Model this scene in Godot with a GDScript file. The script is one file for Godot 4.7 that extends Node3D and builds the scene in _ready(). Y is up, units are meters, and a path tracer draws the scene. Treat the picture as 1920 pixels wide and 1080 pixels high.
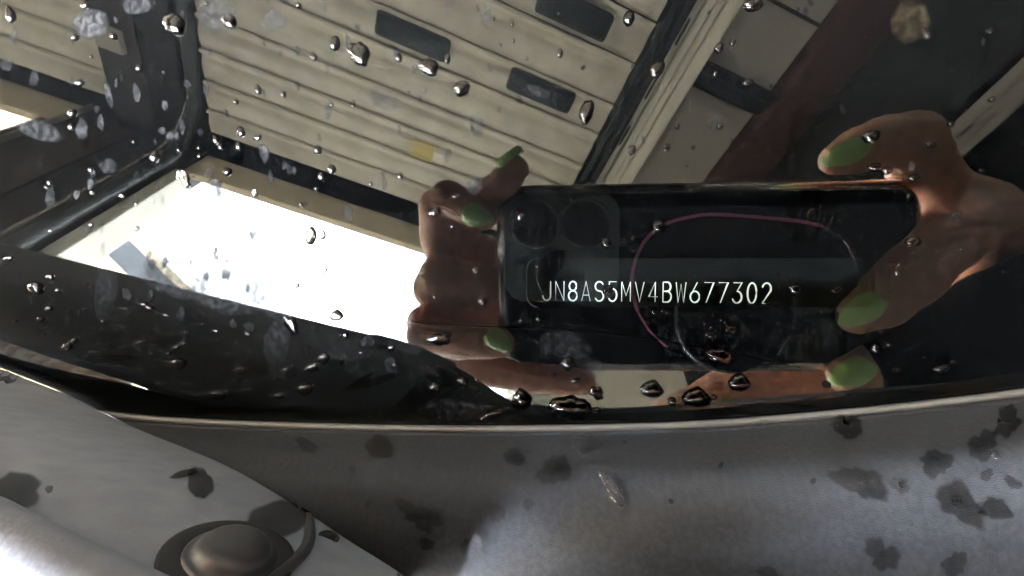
extends Node3D
# A car windshield close up: the glass mirrors the garage door, the daylight opening and the phone that takes the picture.
# Glass axes: u along the glass to the driver's side, v up the glass, w out of the glass. RIG turns them into the world (y up, +z out of the garage).

const F := 752.0
const D := 0.074
const H := 2.9
var cam_b: Basis
var rig: Basis
var M := {}
var used := {}
var rng := RandomNumberGenerator.new()
var car: Node3D


func _ready() -> void:
	rng.seed = 20240611
	setup_view()
	make_materials()
	build_garage()
	build_car()
	build_phone()
	build_person()
	build_drops()


# ------------------------------------------------------------------ camera, sky, sun

func setup_view() -> void:
	var fd := Vector3((1050.0 - 960.0) / F, -(515.0 - 540.0) / F, -1.0).normalized()
	var ax := fd.cross(Vector3(0, 0, -1))
	cam_b = Basis(ax.normalized(), asin(ax.length()))
	# the columns are the glass axes u, v, w in the world
	rig = Basis(Vector3(0.90647562, -0.03837273, -0.42051097), Vector3(-0.30849829, 0.61980609, -0.72157412), Vector3(0.28832403, 0.78381627, 0.55000119)).orthonormalized()
	var cam := Camera3D.new()
	cam.name = "camera"
	cam.fov = rad_to_deg(2.0 * atan(540.0 / F))
	cam.near = 0.001
	cam.far = 400.0
	cam.transform = Transform3D(rig * cam_b, rig * Vector3(0, 0, D))
	add_child(cam)
	var sky := ProceduralSkyMaterial.new()
	sky.sky_top_color = Color(0.88, 0.90, 0.94)
	sky.sky_horizon_color = Color(0.95, 0.955, 0.97)
	sky.sky_curve = 0.2
	sky.ground_bottom_color = Color(0.4, 0.4, 0.4)
	sky.ground_horizon_color = Color(0.6, 0.6, 0.6)
	sky.sky_energy_multiplier = 2.6
	var env := Environment.new()
	env.background_mode = Environment.BG_SKY
	env.sky = Sky.new()
	env.sky.sky_material = sky
	env.tonemap_mode = Environment.TONE_MAPPER_LINEAR
	env.tonemap_exposure = 16.0
	env.sdfgi_enabled = true
	env.ssao_enabled = true
	env.ssil_enabled = true
	var we := WorldEnvironment.new()
	we.name = "world_environment"
	we.environment = env
	add_child(we)
	var sun := DirectionalLight3D.new()
	sun.name = "sun"
	sun.light_energy = 1.0
	sun.light_color = Color(1.0, 0.95, 0.87)
	sun.light_angular_distance = 0.5
	sun.shadow_enabled = true
	sun.look_at_from_position(Vector3(8, 9.5, -1.2), Vector3.ZERO, Vector3.UP)
	add_child(sun)


# a pixel's sight line in glass axes, from the camera at (0, 0, D)
func sight(px: Vector2) -> Vector3:
	return cam_b * Vector3((px.x - 960.0) / F, -(px.y - 540.0) / F, -1.0)


# the point at height w over the glass that is seen directly at a pixel
func seen(px: Vector2, w := 0.0) -> Vector3:
	var r := sight(px)
	return Vector3(0, 0, D) + r * ((w - D) / r.z)


# the point at height w over the glass whose mirror image is seen at a pixel
func mirrored(px: Vector2, w: float) -> Vector3:
	var r := sight(px)
	r.z = -r.z
	return Vector3(0, 0, -D) + r * ((w + D) / r.z)


func pixel_of(p: Vector3) -> Vector2:
	var q: Vector3 = cam_b.inverse() * (p - Vector3(0, 0, D))
	return Vector2(960.0 - F * q.x / q.z, 540.0 + F * q.y / q.z)


# the same for upright planes of the garage, in the world: axis 1 is height, axis 2 is the way out
func garage_point(px: Vector2, axis: int, value: float) -> Vector3:
	var r := sight(px)
	r.z = -r.z
	r = rig * r
	return r * (value / r[axis])


# ------------------------------------------------------------------ materials

func mat(name_: String, c: Color, rough: float, metal := 0.0, spec := 0.5) -> StandardMaterial3D:
	var m := StandardMaterial3D.new()
	m.resource_name = name_
	m.albedo_color = c
	m.roughness = rough
	m.metallic = metal
	m.metallic_specular = spec
	M[name_] = m
	return m


func lin(r: float, g: float, b: float, a := 1.0) -> Color:
	var c := Color(r, g, b).linear_to_srgb()
	c.a = a
	return c


func noise_tex(freq: float, seed_: int, size: int, normal := false, strength := 4.0, ramp: Gradient = null, octaves := 4, type := FastNoiseLite.TYPE_SIMPLEX_SMOOTH) -> NoiseTexture2D:
	var n := FastNoiseLite.new()
	n.noise_type = type
	n.frequency = freq
	n.seed = seed_
	n.fractal_octaves = octaves
	var t := NoiseTexture2D.new()
	t.width = size
	t.height = size
	t.seamless = true
	t.noise = n
	t.as_normal_map = normal
	t.bump_strength = strength
	if ramp:
		t.color_ramp = ramp
	return t


func ramp2(a: Color, b: Color, p0 := 0.0, p1 := 1.0) -> Gradient:
	var g := Gradient.new()
	g.offsets = PackedFloat32Array([p0, p1])
	g.colors = PackedColorArray([a, b])
	return g


func triplanar(m: StandardMaterial3D, per_metre: float) -> void:
	m.uv1_triplanar = true
	m.uv1_scale = Vector3.ONE * per_metre


func make_materials() -> void:
	var white := Image.create(4, 4, false, Image.FORMAT_RGBA8)
	white.fill(Color.WHITE)
	var white_tex := ImageTexture.create_from_image(white)
	# the windshield: clear, with a tenth of the light mirrored
	var g := mat("glass", Color(0.97, 1.0, 0.985, 0.062), 0.0, 1.0)
	g.transparency = BaseMaterial3D.TRANSPARENCY_ALPHA
	g.albedo_texture = white_tex
	mat("frit", lin(0.0006, 0.0007, 0.0008), 0.9, 0.0, 0.1)
	mat("dash", lin(0.0008, 0.0009, 0.001), 0.9, 0.0, 0.05)
	var plate := mat("vin_plate", Color.WHITE, 0.6, 0.0, 0.2)
	plate.albedo_texture = noise_tex(0.22, 11, 512, false, 1.0, ramp2(lin(0.0007, 0.0012, 0.0012), lin(0.05, 0.07, 0.065), 0.56, 0.95), 3)
	triplanar(plate, 45.0)
	mat("vin_letters", lin(0.66, 0.80, 0.74), 0.35)
	# cowl plastic
	var cw := mat("cowl", Color.WHITE, 0.5, 0.0, 0.42)
	cw.albedo_texture = noise_tex(0.012, 5, 512, false, 1.0, ramp2(lin(0.036, 0.041, 0.050), lin(0.056, 0.062, 0.074), 0.2, 0.8), 5)
	cw.normal_enabled = true
	cw.normal_texture = noise_tex(0.12, 9, 512, true, 9.0, null, 2)
	cw.normal_scale = 1.3
	triplanar(cw, 125.0)
	var cov := mat("cover", Color.WHITE, 0.7, 0.0, 0.3)
	cov.albedo_texture = noise_tex(0.01, 6, 512, false, 1.0, ramp2(lin(0.29, 0.312, 0.35), lin(0.35, 0.372, 0.41), 0.2, 0.8), 5)
	cov.normal_enabled = true
	cov.normal_texture = noise_tex(0.15, 19, 256, true, 3.0, null, 2)
	cov.normal_scale = 0.15
	triplanar(cov, 45.0)
	mat("bead", lin(0.16, 0.16, 0.16), 0.4, 0.0, 0.7)  # pale colour carries the bright rim highlight along the lip
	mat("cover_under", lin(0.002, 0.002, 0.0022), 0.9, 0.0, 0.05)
	var ru := mat("warm_brown", Color.WHITE, 0.7)  # colour of the made-up strip that warms the mirror image
	ru.albedo_texture = noise_tex(0.03, 77, 256, false, 1.0, ramp2(lin(0.30, 0.14, 0.06), lin(0.75, 0.65, 0.52), 0.3, 0.7), 5)
	triplanar(ru, 20.0)
	mat("added_skirt", lin(0.02, 0.018, 0.016), 0.6)
	mat("bolt", lin(0.15, 0.15, 0.155), 0.3, 0.6)
	mat("washer", lin(0.05, 0.05, 0.053), 0.4, 0.3)
	mat("hole", lin(0.015, 0.008, 0.006), 0.8)
	mat("paint", lin(0.10, 0.105, 0.115), 0.3, 0.3).clearcoat_enabled = true
	var wet := mat("wet", lin(0.005, 0.005, 0.0055, 0.8), 0.27, 0.0, 0.6)
	wet.transparency = BaseMaterial3D.TRANSPARENCY_ALPHA
	wet.vertex_color_use_as_albedo = true
	# dried spots and dust on the glass, plus films that paint grey sky tone
	var spot := mat("spot", lin(0.034, 0.035, 0.037, 1.0), 0.9, 0.0, 0.1)
	spot.transparency = BaseMaterial3D.TRANSPARENCY_ALPHA
	spot.vertex_color_use_as_albedo = true
	spot.albedo_texture = noise_tex(0.03, 21, 256, false, 1.0, ramp2(Color(0.72, 0.72, 0.72, 0.55), Color(1, 1, 1, 1), 0.3, 0.75), 5)
	triplanar(spot, 60.0)
	var tan_ := mat("tan_spot", lin(0.045, 0.036, 0.022, 1.0), 0.9, 0.0, 0.1)
	tan_.transparency = BaseMaterial3D.TRANSPARENCY_ALPHA
	tan_.vertex_color_use_as_albedo = true
	tan_.albedo_texture = spot.albedo_texture
	triplanar(tan_, 60.0)
	var dust := mat("dust", lin(0.03, 0.033, 0.037, 1.0), 0.9, 0.0, 0.1)
	dust.transparency = BaseMaterial3D.TRANSPARENCY_ALPHA
	dust.albedo_texture = noise_tex(0.008, 31, 1024, false, 1.0, ramp2(Color(1, 1, 1, 0.002), Color(1, 1, 1, 0.018), 0.3, 0.9), 3)
	triplanar(dust, 5.0)
	# water
	var w := mat("water", Color(1, 1, 1, 0.0), 0.0, 0.0, 0.7)
	w.refraction_enabled = true
	w.refraction_scale = 0.05
	w.transparency = BaseMaterial3D.TRANSPARENCY_ALPHA
	# phone
	var pb := mat("phone_back", lin(0.004, 0.0045, 0.0045), 0.12, 0.0, 0.3)
	pb.resource_name = "phone_back"
	mat("block_glass", lin(0.26, 0.29, 0.27), 0.3)
	mat("phone_frame", lin(0.55, 0.47, 0.40), 0.16, 1.0)
	mat("lens_glass", lin(0.001, 0.0012, 0.0014), 0.05, 0.0, 0.35)
	mat("lens_ring", lin(0.34, 0.30, 0.28), 0.25, 0.8)
	mat("grip", lin(0.010, 0.008, 0.008), 0.25)
	mat("pink_rim", lin(0.88, 0.22, 0.42), 0.25)
	mat("ring_rim", lin(0.35, 0.35, 0.35), 0.2, 0.9)
	# skin and nails
	var sk := mat("skin", Color.WHITE, 0.5, 0.0, 0.45)
	sk.albedo_texture = noise_tex(0.012, 41, 512, false, 1.0, ramp2(lin(0.54, 0.275, 0.17), lin(0.72, 0.40, 0.26), 0.2, 0.8), 6)
	sk.normal_enabled = true
	sk.normal_texture = noise_tex(0.07, 43, 512, true, 8.0, null, 3, FastNoiseLite.TYPE_CELLULAR)
	sk.normal_scale = 0.35
	triplanar(sk, 26.0)
	sk.subsurf_scatter_enabled = true
	sk.subsurf_scatter_strength = 0.08
	var nl := mat("nail", Color.WHITE, 0.3, 0.0, 0.7)
	nl.albedo_texture = noise_tex(0.25, 51, 256, false, 1.0, ramp2(lin(0.40, 0.66, 0.11), lin(0.88, 1.0, 0.52), 0.35, 0.8), 2)
	triplanar(nl, 80.0)
	nl.clearcoat_enabled = true
	mat("shade_black", lin(0.006, 0.006, 0.006), 0.9, 0.0, 0.2)  # near black that puts shade over the lower fingers
	mat("gold", lin(0.9, 0.62, 0.25), 0.2, 1.0)
	# garage
	var dr := mat("door", Color.WHITE, 0.5, 0.0, 0.4)
	dr.albedo_texture = noise_tex(0.01, 61, 512, false, 1.0, ramp2(lin(0.48, 0.42, 0.33), lin(0.64, 0.57, 0.46), 0.25, 0.75), 5)
	triplanar(dr, 0.8)
	mat("door_dark", lin(0.05, 0.055, 0.045), 0.6)
	mat("track", lin(0.028, 0.03, 0.028), 0.5, 0.3)
	mat("window_dark", lin(0.016, 0.018, 0.017), 0.2)
	mat("window_rim", lin(0.012, 0.013, 0.013), 0.6)
	mat("header", lin(0.50, 0.40, 0.27), 0.7)
	mat("jamb", lin(0.42, 0.39, 0.31), 0.6)
	mat("trim_white", lin(0.74, 0.66, 0.53), 0.5)
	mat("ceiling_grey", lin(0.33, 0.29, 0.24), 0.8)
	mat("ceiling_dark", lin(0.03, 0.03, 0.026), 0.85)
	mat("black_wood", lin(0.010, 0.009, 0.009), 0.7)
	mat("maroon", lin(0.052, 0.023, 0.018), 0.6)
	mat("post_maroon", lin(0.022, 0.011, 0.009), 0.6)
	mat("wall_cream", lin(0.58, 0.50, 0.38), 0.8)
	mat("label_yellow", lin(0.50, 0.38, 0.11), 0.6)
	var fl := mat("concrete", Color.WHITE, 0.7)
	fl.albedo_texture = noise_tex(0.02, 71, 512, false, 1.0, ramp2(lin(0.20, 0.19, 0.175), lin(0.28, 0.27, 0.25), 0.2, 0.8), 6)
	triplanar(fl, 0.4)
	mat("gravel_ground", lin(0.20, 0.19, 0.17), 0.9)
	mat("far_wall", lin(0.72, 0.58, 0.36), 0.8)
	mat("far_trim", lin(0.035, 0.04, 0.048), 0.6)


# ------------------------------------------------------------------ nodes

func numbered(called: String) -> String:
	if not used.has(called):
		used[called] = 0
		return called
	used[called] += 1
	return "%s_%03d" % [called, used[called]]


func tag(o: Node3D, label: String, category: String, group := "") -> Node3D:
	o.set_meta("label", label)
	o.set_meta("category", category)
	if group:
		o.set_meta("group", group)
	return o


func thing(called: String, label: String, category: String, at := Transform3D.IDENTITY, group := "") -> Node3D:
	var o := Node3D.new()
	o.name = numbered(called)
	o.transform = at
	add_child(o)
	return tag(o, label, category, group)


func obj(called: String, mesh: Mesh, m: String, parent: Node3D = null) -> MeshInstance3D:
	var o := MeshInstance3D.new()
	o.name = numbered(called) if parent == null else called
	o.mesh = mesh
	o.material_override = M[m]
	(parent if parent else self).add_child(o, true)
	return o


func structure(o: Node3D) -> Node3D:
	o.set_meta("kind", "structure")
	return o


# ------------------------------------------------------------------ shapes

func start(smooth := true) -> SurfaceTool:
	var st := SurfaceTool.new()
	st.begin(Mesh.PRIMITIVE_TRIANGLES)
	st.set_smooth_group(0 if smooth else -1)
	return st


func finish(st: SurfaceTool) -> ArrayMesh:
	st.generate_normals()
	return st.commit()


# corners run clockwise as seen from the front
func quad(st: SurfaceTool, a: Vector3, b: Vector3, c: Vector3, d: Vector3) -> void:
	for p in [a, b, c, a, c, d]:
		st.add_vertex(p)


# a smooth sheet from rows of points
func sheet(rows: Array, closed := false, flip := false) -> ArrayMesh:
	var st := start()
	var n: int = rows[0].size()
	for i in rows.size() - 1:
		for j in (n if closed else n - 1):
			var k := (j + 1) % n
			if flip:
				quad(st, rows[i][j], rows[i + 1][j], rows[i + 1][k], rows[i][k])
			else:
				quad(st, rows[i][j], rows[i][k], rows[i + 1][k], rows[i + 1][j])
	return finish(st)


func box_mesh(size: Vector3, ch := 0.004) -> ArrayMesh:
	var st := start(false)
	var h := size / 2.0
	ch = minf(ch, minf(h.x, minf(h.y, h.z)) * 0.6)
	for ax in 3:
		var b := (ax + 1) % 3
		var c := (ax + 2) % 3
		for s in [-1.0, 1.0]:
			var p: Array = []
			for e in [[-1, -1], [-1, 1], [1, 1], [1, -1]]:
				var v := Vector3.ZERO
				v[ax] = s * h[ax]
				v[b] = e[0] * (h[b] - ch)
				v[c] = e[1] * (h[c] - ch)
				p.append(v)
			if s > 0:
				quad(st, p[0], p[1], p[2], p[3])
			else:
				quad(st, p[3], p[2], p[1], p[0])
			# the chamfer towards axis b
			for t in [-1.0, 1.0]:
				var q: Array = []
				for e in [0, 1]:
					var lo := Vector3.ZERO
					var hi := Vector3.ZERO
					lo[ax] = s * h[ax]
					lo[b] = t * (h[b] - ch)
					hi[ax] = s * (h[ax] - ch)
					hi[b] = t * h[b]
					lo[c] = (-1 if e == 0 else 1) * (h[c] - ch)
					hi[c] = lo[c]
					q.append(lo)
					q.append(hi)
				if s * t > 0:
					quad(st, q[0], q[2], q[3], q[1])
				else:
					quad(st, q[1], q[3], q[2], q[0])
	# corners
	for sx in [-1.0, 1.0]:
		for sy in [-1.0, 1.0]:
			for sz in [-1.0, 1.0]:
				var a := Vector3(sx * h.x, sy * (h.y - ch), sz * (h.z - ch))
				var b2 := Vector3(sx * (h.x - ch), sy * h.y, sz * (h.z - ch))
				var c2 := Vector3(sx * (h.x - ch), sy * (h.y - ch), sz * h.z)
				var order: Array = [a, c2, b2] if sx * sy * sz > 0 else [a, b2, c2]
				for p in order:
					st.add_vertex(p)
	return finish(st)


# a box between two corners, in the parent's axes
func block(called: String, lo: Vector3, hi: Vector3, m: String, parent: Node3D = null, ch := 0.004) -> MeshInstance3D:
	var o := obj(called, box_mesh((hi - lo).abs(), ch), m, parent)
	o.position = (lo + hi) / 2.0
	return o


# a flat outline with thickness: outline in the plane of ax and ay, pushed out along ax x ay, with a rounded front edge
func slab_mesh(pts: Array, at: Vector3, ax: Vector3, ay: Vector3, depth: float, round_ := 0.0, steps := 3) -> ArrayMesh:
	var n := ax.cross(ay).normalized()
	var c := Vector2.ZERO
	for p in pts:
		c += p
	c /= pts.size()
	var rings: Array = []
	var levels: Array = [[0.0, 0.0]]
	if round_ > 0.0:
		for i in steps + 1:
			var a := PI / 2 * i / steps
			levels.append([depth - round_ + round_ * sin(a), round_ * (1.0 - cos(a))])
	else:
		levels.append([depth, 0.0])
	for l in levels:
		var ring: Array = []
		for i in pts.size():
			var p: Vector2 = pts[i]
			var before: Vector2 = pts[(i + pts.size() - 1) % pts.size()]
			var after: Vector2 = pts[(i + 1) % pts.size()]
			var t := (after - before).normalized()
			var inw := Vector2(-t.y, t.x)
			if inw.dot(c - p) < 0:
				inw = -inw
			p += inw * float(l[1])
			ring.append(at + ax * p.x + ay * p.y + n * float(l[0]))
		rings.append(ring)
	var ccw := Geometry2D.is_polygon_clockwise(PackedVector2Array(pts))
	var st := start()
	for i in rings.size() - 1:
		for j in pts.size():
			var k := (j + 1) % pts.size()
			if ccw:
				quad(st, rings[i][j], rings[i][k], rings[i + 1][k], rings[i + 1][j])
			else:
				quad(st, rings[i][k], rings[i][j], rings[i + 1][j], rings[i + 1][k])
	st.set_smooth_group(1 if round_ <= 0.0 else 0)
	var idx := Geometry2D.triangulate_polygon(PackedVector2Array(pts))
	for i in range(0, idx.size(), 3):
		var a: Vector3 = rings[-1][idx[i]]
		var b: Vector3 = rings[-1][idx[i + 1]]
		var d: Vector3 = rings[-1][idx[i + 2]]
		var front := (b - a).cross(d - a).dot(n) < 0
		for p in ([a, b, d] if front else [a, d, b]):
			st.add_vertex(p)
	return finish(st)


func rounded_rect(x0: float, y0: float, x1: float, y1: float, r: float, n := 6) -> Array:
	var out: Array = []
	for k in 4:
		var c := Vector2([x1 - r, x0 + r, x0 + r, x1 - r][k], [y1 - r, y1 - r, y0 + r, y0 + r][k])
		for i in n + 1:
			out.append(c + Vector2.from_angle(PI / 2 * (k + float(i) / n)) * r)
	return out


func tube_mesh(pts: Array, r: float, sides := 8, closed := false, taper := 1.0) -> ArrayMesh:
	var rows: Array = []
	var n := pts.size()
	var up := Vector3.ZERO
	for i in n:
		var a: Vector3 = pts[(i + n - 1) % n if closed else maxi(i - 1, 0)]
		var b: Vector3 = pts[(i + 1) % n if closed else mini(i + 1, n - 1)]
		var t := (b - a).normalized()
		if up == Vector3.ZERO:
			up = t.cross(Vector3(0.31, 0.52, 0.8)).normalized()
		up = (up - t * up.dot(t)).normalized()
		var side := t.cross(up)
		var row: Array = []
		var rr := r * lerpf(1.0, taper, float(i) / maxf(1, n - 1))
		if not closed and (i == 0 or i == n - 1):
			rr *= 0.55
		for j in sides:
			row.append(pts[i] + (up * cos(TAU * j / sides) + side * sin(TAU * j / sides)) * rr)
		rows.append(row)
	if closed:
		rows.append(rows[0])
	var mesh_rows := rows
	var st := start()
	for i in mesh_rows.size() - 1:
		for j in sides:
			var k := (j + 1) % sides
			quad(st, mesh_rows[i][j], mesh_rows[i + 1][j], mesh_rows[i + 1][k], mesh_rows[i][k])
	if not closed:
		for j in range(1, sides - 1):
			for p in [rows[0][0], rows[0][j], rows[0][j + 1], rows[-1][0], rows[-1][j + 1], rows[-1][j]]:
				st.add_vertex(p)
	return finish(st)


func smooth_line(pts: Array, per := 6) -> Array:
	var c := Curve3D.new()
	for i in pts.size():
		var a: Vector3 = pts[maxi(i - 1, 0)]
		var b: Vector3 = pts[mini(i + 1, pts.size() - 1)]
		var t := (b - a) / 6.0
		c.add_point(pts[i], -t, t)
	var out: Array = []
	for i in pts.size() - 1:
		for k in per:
			out.append(c.sample(i, float(k) / per))
	out.append(pts[-1])
	return out


# an uneven round outline about 0,0
func blob(rx: float, ry: float, turn: float, jag: float, n := 26, point := 0.0) -> Array:
	var out: Array = []
	var ph: Array = []
	for k in 5:
		ph.append(rng.randf() * TAU)
	for i in n:
		var a := TAU * i / n
		var r := 1.0 + jag * (0.45 * sin(2 * a + ph[0]) + 0.35 * sin(3 * a + ph[1]) + 0.25 * sin(5 * a + ph[2]) + 0.22 * sin(8 * a + ph[3]) + 0.15 * rng.randf_range(-1, 1))
		var p := Vector2(cos(a) * rx, sin(a) * ry) * r
		if point > 0.0 and p.y > 0:
			p.x *= 1.0 - point * pow(p.y / ry / 1.2, 1.5)
			p.y *= 1.0 + 0.35 * point
		out.append(p.rotated(turn))
	return out


# a film on a surface: strong inside, faded at its rim; outline in pixels about the centre, laid onto the plane at p with normal n
func film_mesh(centre: Vector2, outline: Array, p: Vector3, n: Vector3, lift: float, alpha: float, soft: float) -> ArrayMesh:
	var st := start()
	var rings: Array = []
	var eye := Vector3(0, 0, D)
	for s in [1.0, 1.0 - soft * 0.5, 1.0 - soft, 0.25]:
		var ring: Array = []
		for o in outline:
			var d := sight(centre + o * s)
			ring.append(eye + d * ((p - eye).dot(n) / d.dot(n)) + n * lift)
		rings.append(ring)
	var a: Array = [0.0, alpha * 0.6, alpha, alpha]
	var count := outline.size()
	var mid := Vector3.ZERO
	for q in rings[3]:
		mid += q / count
	for i in 3:
		for j in count:
			var k := (j + 1) % count
			for e in [[i, j], [i, k], [i + 1, k], [i, j], [i + 1, k], [i + 1, j]]:
				st.set_color(Color(1, 1, 1, a[e[0]]))
				st.set_normal(n)
				st.add_vertex(rings[e[0]][e[1]])
	for j in count:
		for q in [rings[3][j], rings[3][(j + 1) % count], mid]:
			st.set_color(Color(1, 1, 1, alpha))
			st.set_normal(n)
			st.add_vertex(q)
	return st.commit()


# ------------------------------------------------------------------ garage

func build_garage() -> void:
	structure(block("ground", Vector3(-60, -1.4, -60), Vector3(60, -1.154, 120), "gravel_ground"))
	structure(block("floor", Vector3(-9, -1.3, -7), Vector3(9, -1.15, 2.6), "concrete"))
	structure(block("ceiling", Vector3(-9, 3.42, -7), Vector3(9, 3.6, 2.3), "ceiling_dark"))
	structure(block("wall_left", Vector3(-9.2, -1.15, -7), Vector3(-9.0, 3.6, 2.3), "wall_cream"))
	structure(block("wall_right", Vector3(9.0, -1.15, -7), Vector3(9.2, 3.6, 2.3), "black_wood"))
	var bw := Node3D.new()  # opening left between these unseen pieces to add fill light
	bw.name = "wall_back"
	add_child(bw)
	structure(bw)
	block("wall_piece", Vector3(-9.0, -1.15, -7.2), Vector3(-4.5, 3.42, -7.0), "ceiling_grey", bw)
	block("wall_piece", Vector3(2.5, -1.15, -7.2), Vector3(9.0, 3.42, -7.0), "ceiling_grey", bw)
	block("wall_piece", Vector3(-4.5, 2.6, -7.2), Vector3(2.5, 3.42, -7.0), "ceiling_grey", bw)
	# front wall: the pieces round the two openings
	var fw := Node3D.new()
	fw.name = "front_wall"
	add_child(fw)
	structure(fw)
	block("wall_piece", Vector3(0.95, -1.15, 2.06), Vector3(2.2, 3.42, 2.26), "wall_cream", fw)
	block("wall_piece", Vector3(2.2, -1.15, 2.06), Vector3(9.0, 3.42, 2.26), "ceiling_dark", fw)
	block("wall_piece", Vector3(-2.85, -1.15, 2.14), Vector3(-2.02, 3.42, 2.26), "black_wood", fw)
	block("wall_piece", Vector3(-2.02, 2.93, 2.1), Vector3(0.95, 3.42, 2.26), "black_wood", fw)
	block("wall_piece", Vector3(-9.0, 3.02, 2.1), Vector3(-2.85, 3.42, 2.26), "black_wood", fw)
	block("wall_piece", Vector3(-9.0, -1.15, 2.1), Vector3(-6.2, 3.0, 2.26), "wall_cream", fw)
	# wood frame of the open doorway
	var fr := thing("door_frame", "beige wooden frame round the bright open doorway mirrored in the windshield", "door frame")
	block("header", Vector3(-2.0, 2.64, 2.04), Vector3(0.95, 2.925, 2.1), "header", fr)
	block("jamb", Vector3(-2.05, -1.15, 2.042), Vector3(-1.965, 2.638, 2.25), "jamb", fr)
	block("jamb", Vector3(0.70, -1.15, 2.042), Vector3(0.95, 2.638, 2.24), "jamb", fr)
	var f2 := thing("door_frame", "beige wooden frame of the second doorway, mirrored in the dark upper corner", "door frame")
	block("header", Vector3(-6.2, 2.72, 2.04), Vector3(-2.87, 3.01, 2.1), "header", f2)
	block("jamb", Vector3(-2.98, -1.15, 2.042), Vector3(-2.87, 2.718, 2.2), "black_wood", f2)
	overhead_door("cream ribbed overhead door pulled up flat above the open doorway", -1.95, 0.78, 2.9, true)
	overhead_door("dim ribbed overhead door of the next bay behind the black post", -5.6, -2.62, 2.9, false)
	# tracks and trims along the door
	var tr := thing("door_track", "dark steel track along the edge of the cream overhead door", "door track")
	block("rail", Vector3(0.86, 2.80, -1.6), Vector3(0.905, 2.90, 1.75), "track", tr)
	block("rail_lip", Vector3(0.80, 2.83, -1.6), Vector3(0.835, 2.86, 1.75), "track", tr, 0.003)
	for i in 8:
		block("bracket", Vector3(0.79, 2.885, -0.95 + i * 0.235 + (i % 2) * 0.02), Vector3(0.855, 2.897, -0.80 + i * 0.235), "door_dark", tr, 0.003)
	var t2 := thing("door_track", "black track that curves down beside the bright doorway", "door track", Transform3D.IDENTITY)
	var path: Array = [Vector3(-2.0, 2.87, -1.6), Vector3(-2.0, 2.87, 0.4), Vector3(-2.0, 2.87, 1.45), Vector3(-2.02, 2.84, 1.7), Vector3(-2.05, 2.72, 1.88), Vector3(-2.08, 2.5, 1.96), Vector3(-2.08, 1.5, 1.97), Vector3(-2.08, 0.2, 1.97), Vector3(-2.08, -1.1, 1.97)]
	obj("rail", tube_mesh(smooth_line(path, 8), 0.045, 6), "track", t2)
	var edge: Array = []
	for p in path:
		edge.append(p + Vector3(-0.05, 0.02, -0.045))
	obj("rail_edge", tube_mesh(smooth_line(edge, 8), 0.012, 6), "lens_ring", t2)
	var tm := thing("ceiling_trim", "pale stepped wooden trim running beside the dark door track", "ceiling trim")
	var xs: Array = [0.93, 0.985, 1.045, 1.10, 1.19]
	for i in 4:
		block("trim_board", Vector3(xs[i] + 0.004, 2.9 - 0.012 * (i % 2) - 0.006 * i, -2.2), Vector3(xs[i + 1] - 0.006, 2.98, 1.98), "trim_white", tm, 0.008)
	for i in 3:
		block("slot", Vector3(0.945, 2.896, -0.06 + i * 0.34), Vector3(0.962, 2.92, 0.09 + i * 0.34), "track", tm, 0.002)
	# right hand ceiling
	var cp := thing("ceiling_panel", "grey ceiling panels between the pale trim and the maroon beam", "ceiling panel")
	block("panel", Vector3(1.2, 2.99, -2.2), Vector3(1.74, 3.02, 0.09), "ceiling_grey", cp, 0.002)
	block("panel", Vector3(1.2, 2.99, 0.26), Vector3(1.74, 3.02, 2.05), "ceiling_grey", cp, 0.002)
	block("seam_batten", Vector3(1.2, 2.98, -0.32), Vector3(1.74, 2.989, -0.3), "black_wood", cp, 0.002)
	var cb := thing("cross_beam", "short black beam crossing from the pale trim to the maroon beam", "beam")
	block("beam", Vector3(1.2, 2.9, 0.10), Vector3(1.73, 2.985, 0.24), "black_wood", cb)
	block("pipe", Vector3(1.2, 2.875, 0.15), Vector3(1.73, 2.897, 0.172), "track", cb)
	var mb := thing("maroon_beam", "dark maroon steel beam with a collar, under the dark ceiling", "beam")
	block("beam", Vector3(1.75, 2.86, -2.4), Vector3(2.08, 3.1, 1.98), "maroon", mb, 0.02)
	block("collar", Vector3(1.735, 2.85, 0.33), Vector3(2.095, 3.1, 0.36), "maroon", mb, 0.006)
	var dp := thing("ceiling_panel", "dark ceiling panel beyond the maroon beam", "ceiling panel")
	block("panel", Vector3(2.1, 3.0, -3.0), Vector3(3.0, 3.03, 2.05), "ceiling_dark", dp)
	var rt := thing("ceiling_trim", "thin grey ridged trim by the black ceiling, behind the raised index finger", "ceiling trim")
	for i in 3:
		block("trim_board", Vector3(3.02 + i * 0.075, 2.9 - 0.01 * i, -2.6), Vector3(3.075 + i * 0.075, 2.97, 2.0), "ceiling_grey", rt, 0.006)
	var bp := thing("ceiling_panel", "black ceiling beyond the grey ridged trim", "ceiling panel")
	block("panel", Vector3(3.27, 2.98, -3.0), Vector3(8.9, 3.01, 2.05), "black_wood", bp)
	# the post between the two doorways
	var po := thing("bay_post", "black and maroon post boxed in between the two overhead doors", "post")
	block("casing", Vector3(-2.58, 2.86, -2.4), Vector3(-2.08, 3.3, 2.0), "black_wood", po)
	block("stripe", Vector3(-2.42, 2.845, -1.0), Vector3(-2.30, 2.858, 1.98), "post_maroon", po)
	block("junction_box", Vector3(-2.53, 2.80, 1.28), Vector3(-2.38, 2.857, 1.42), "ceiling_grey", po)
	block("post", Vector3(-2.84, -1.15, 2.02), Vector3(-2.13, 3.3, 2.138), "black_wood", po)
	block("board", Vector3(-2.62, -1.15, 2.0), Vector3(-2.45, 2.85, 2.018), "post_maroon", po)
	block("edge_strip", Vector3(-2.86, -1.15, 1.985), Vector3(-2.845, 3.0, 2.03), "ceiling_grey", po, 0.003)
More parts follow.
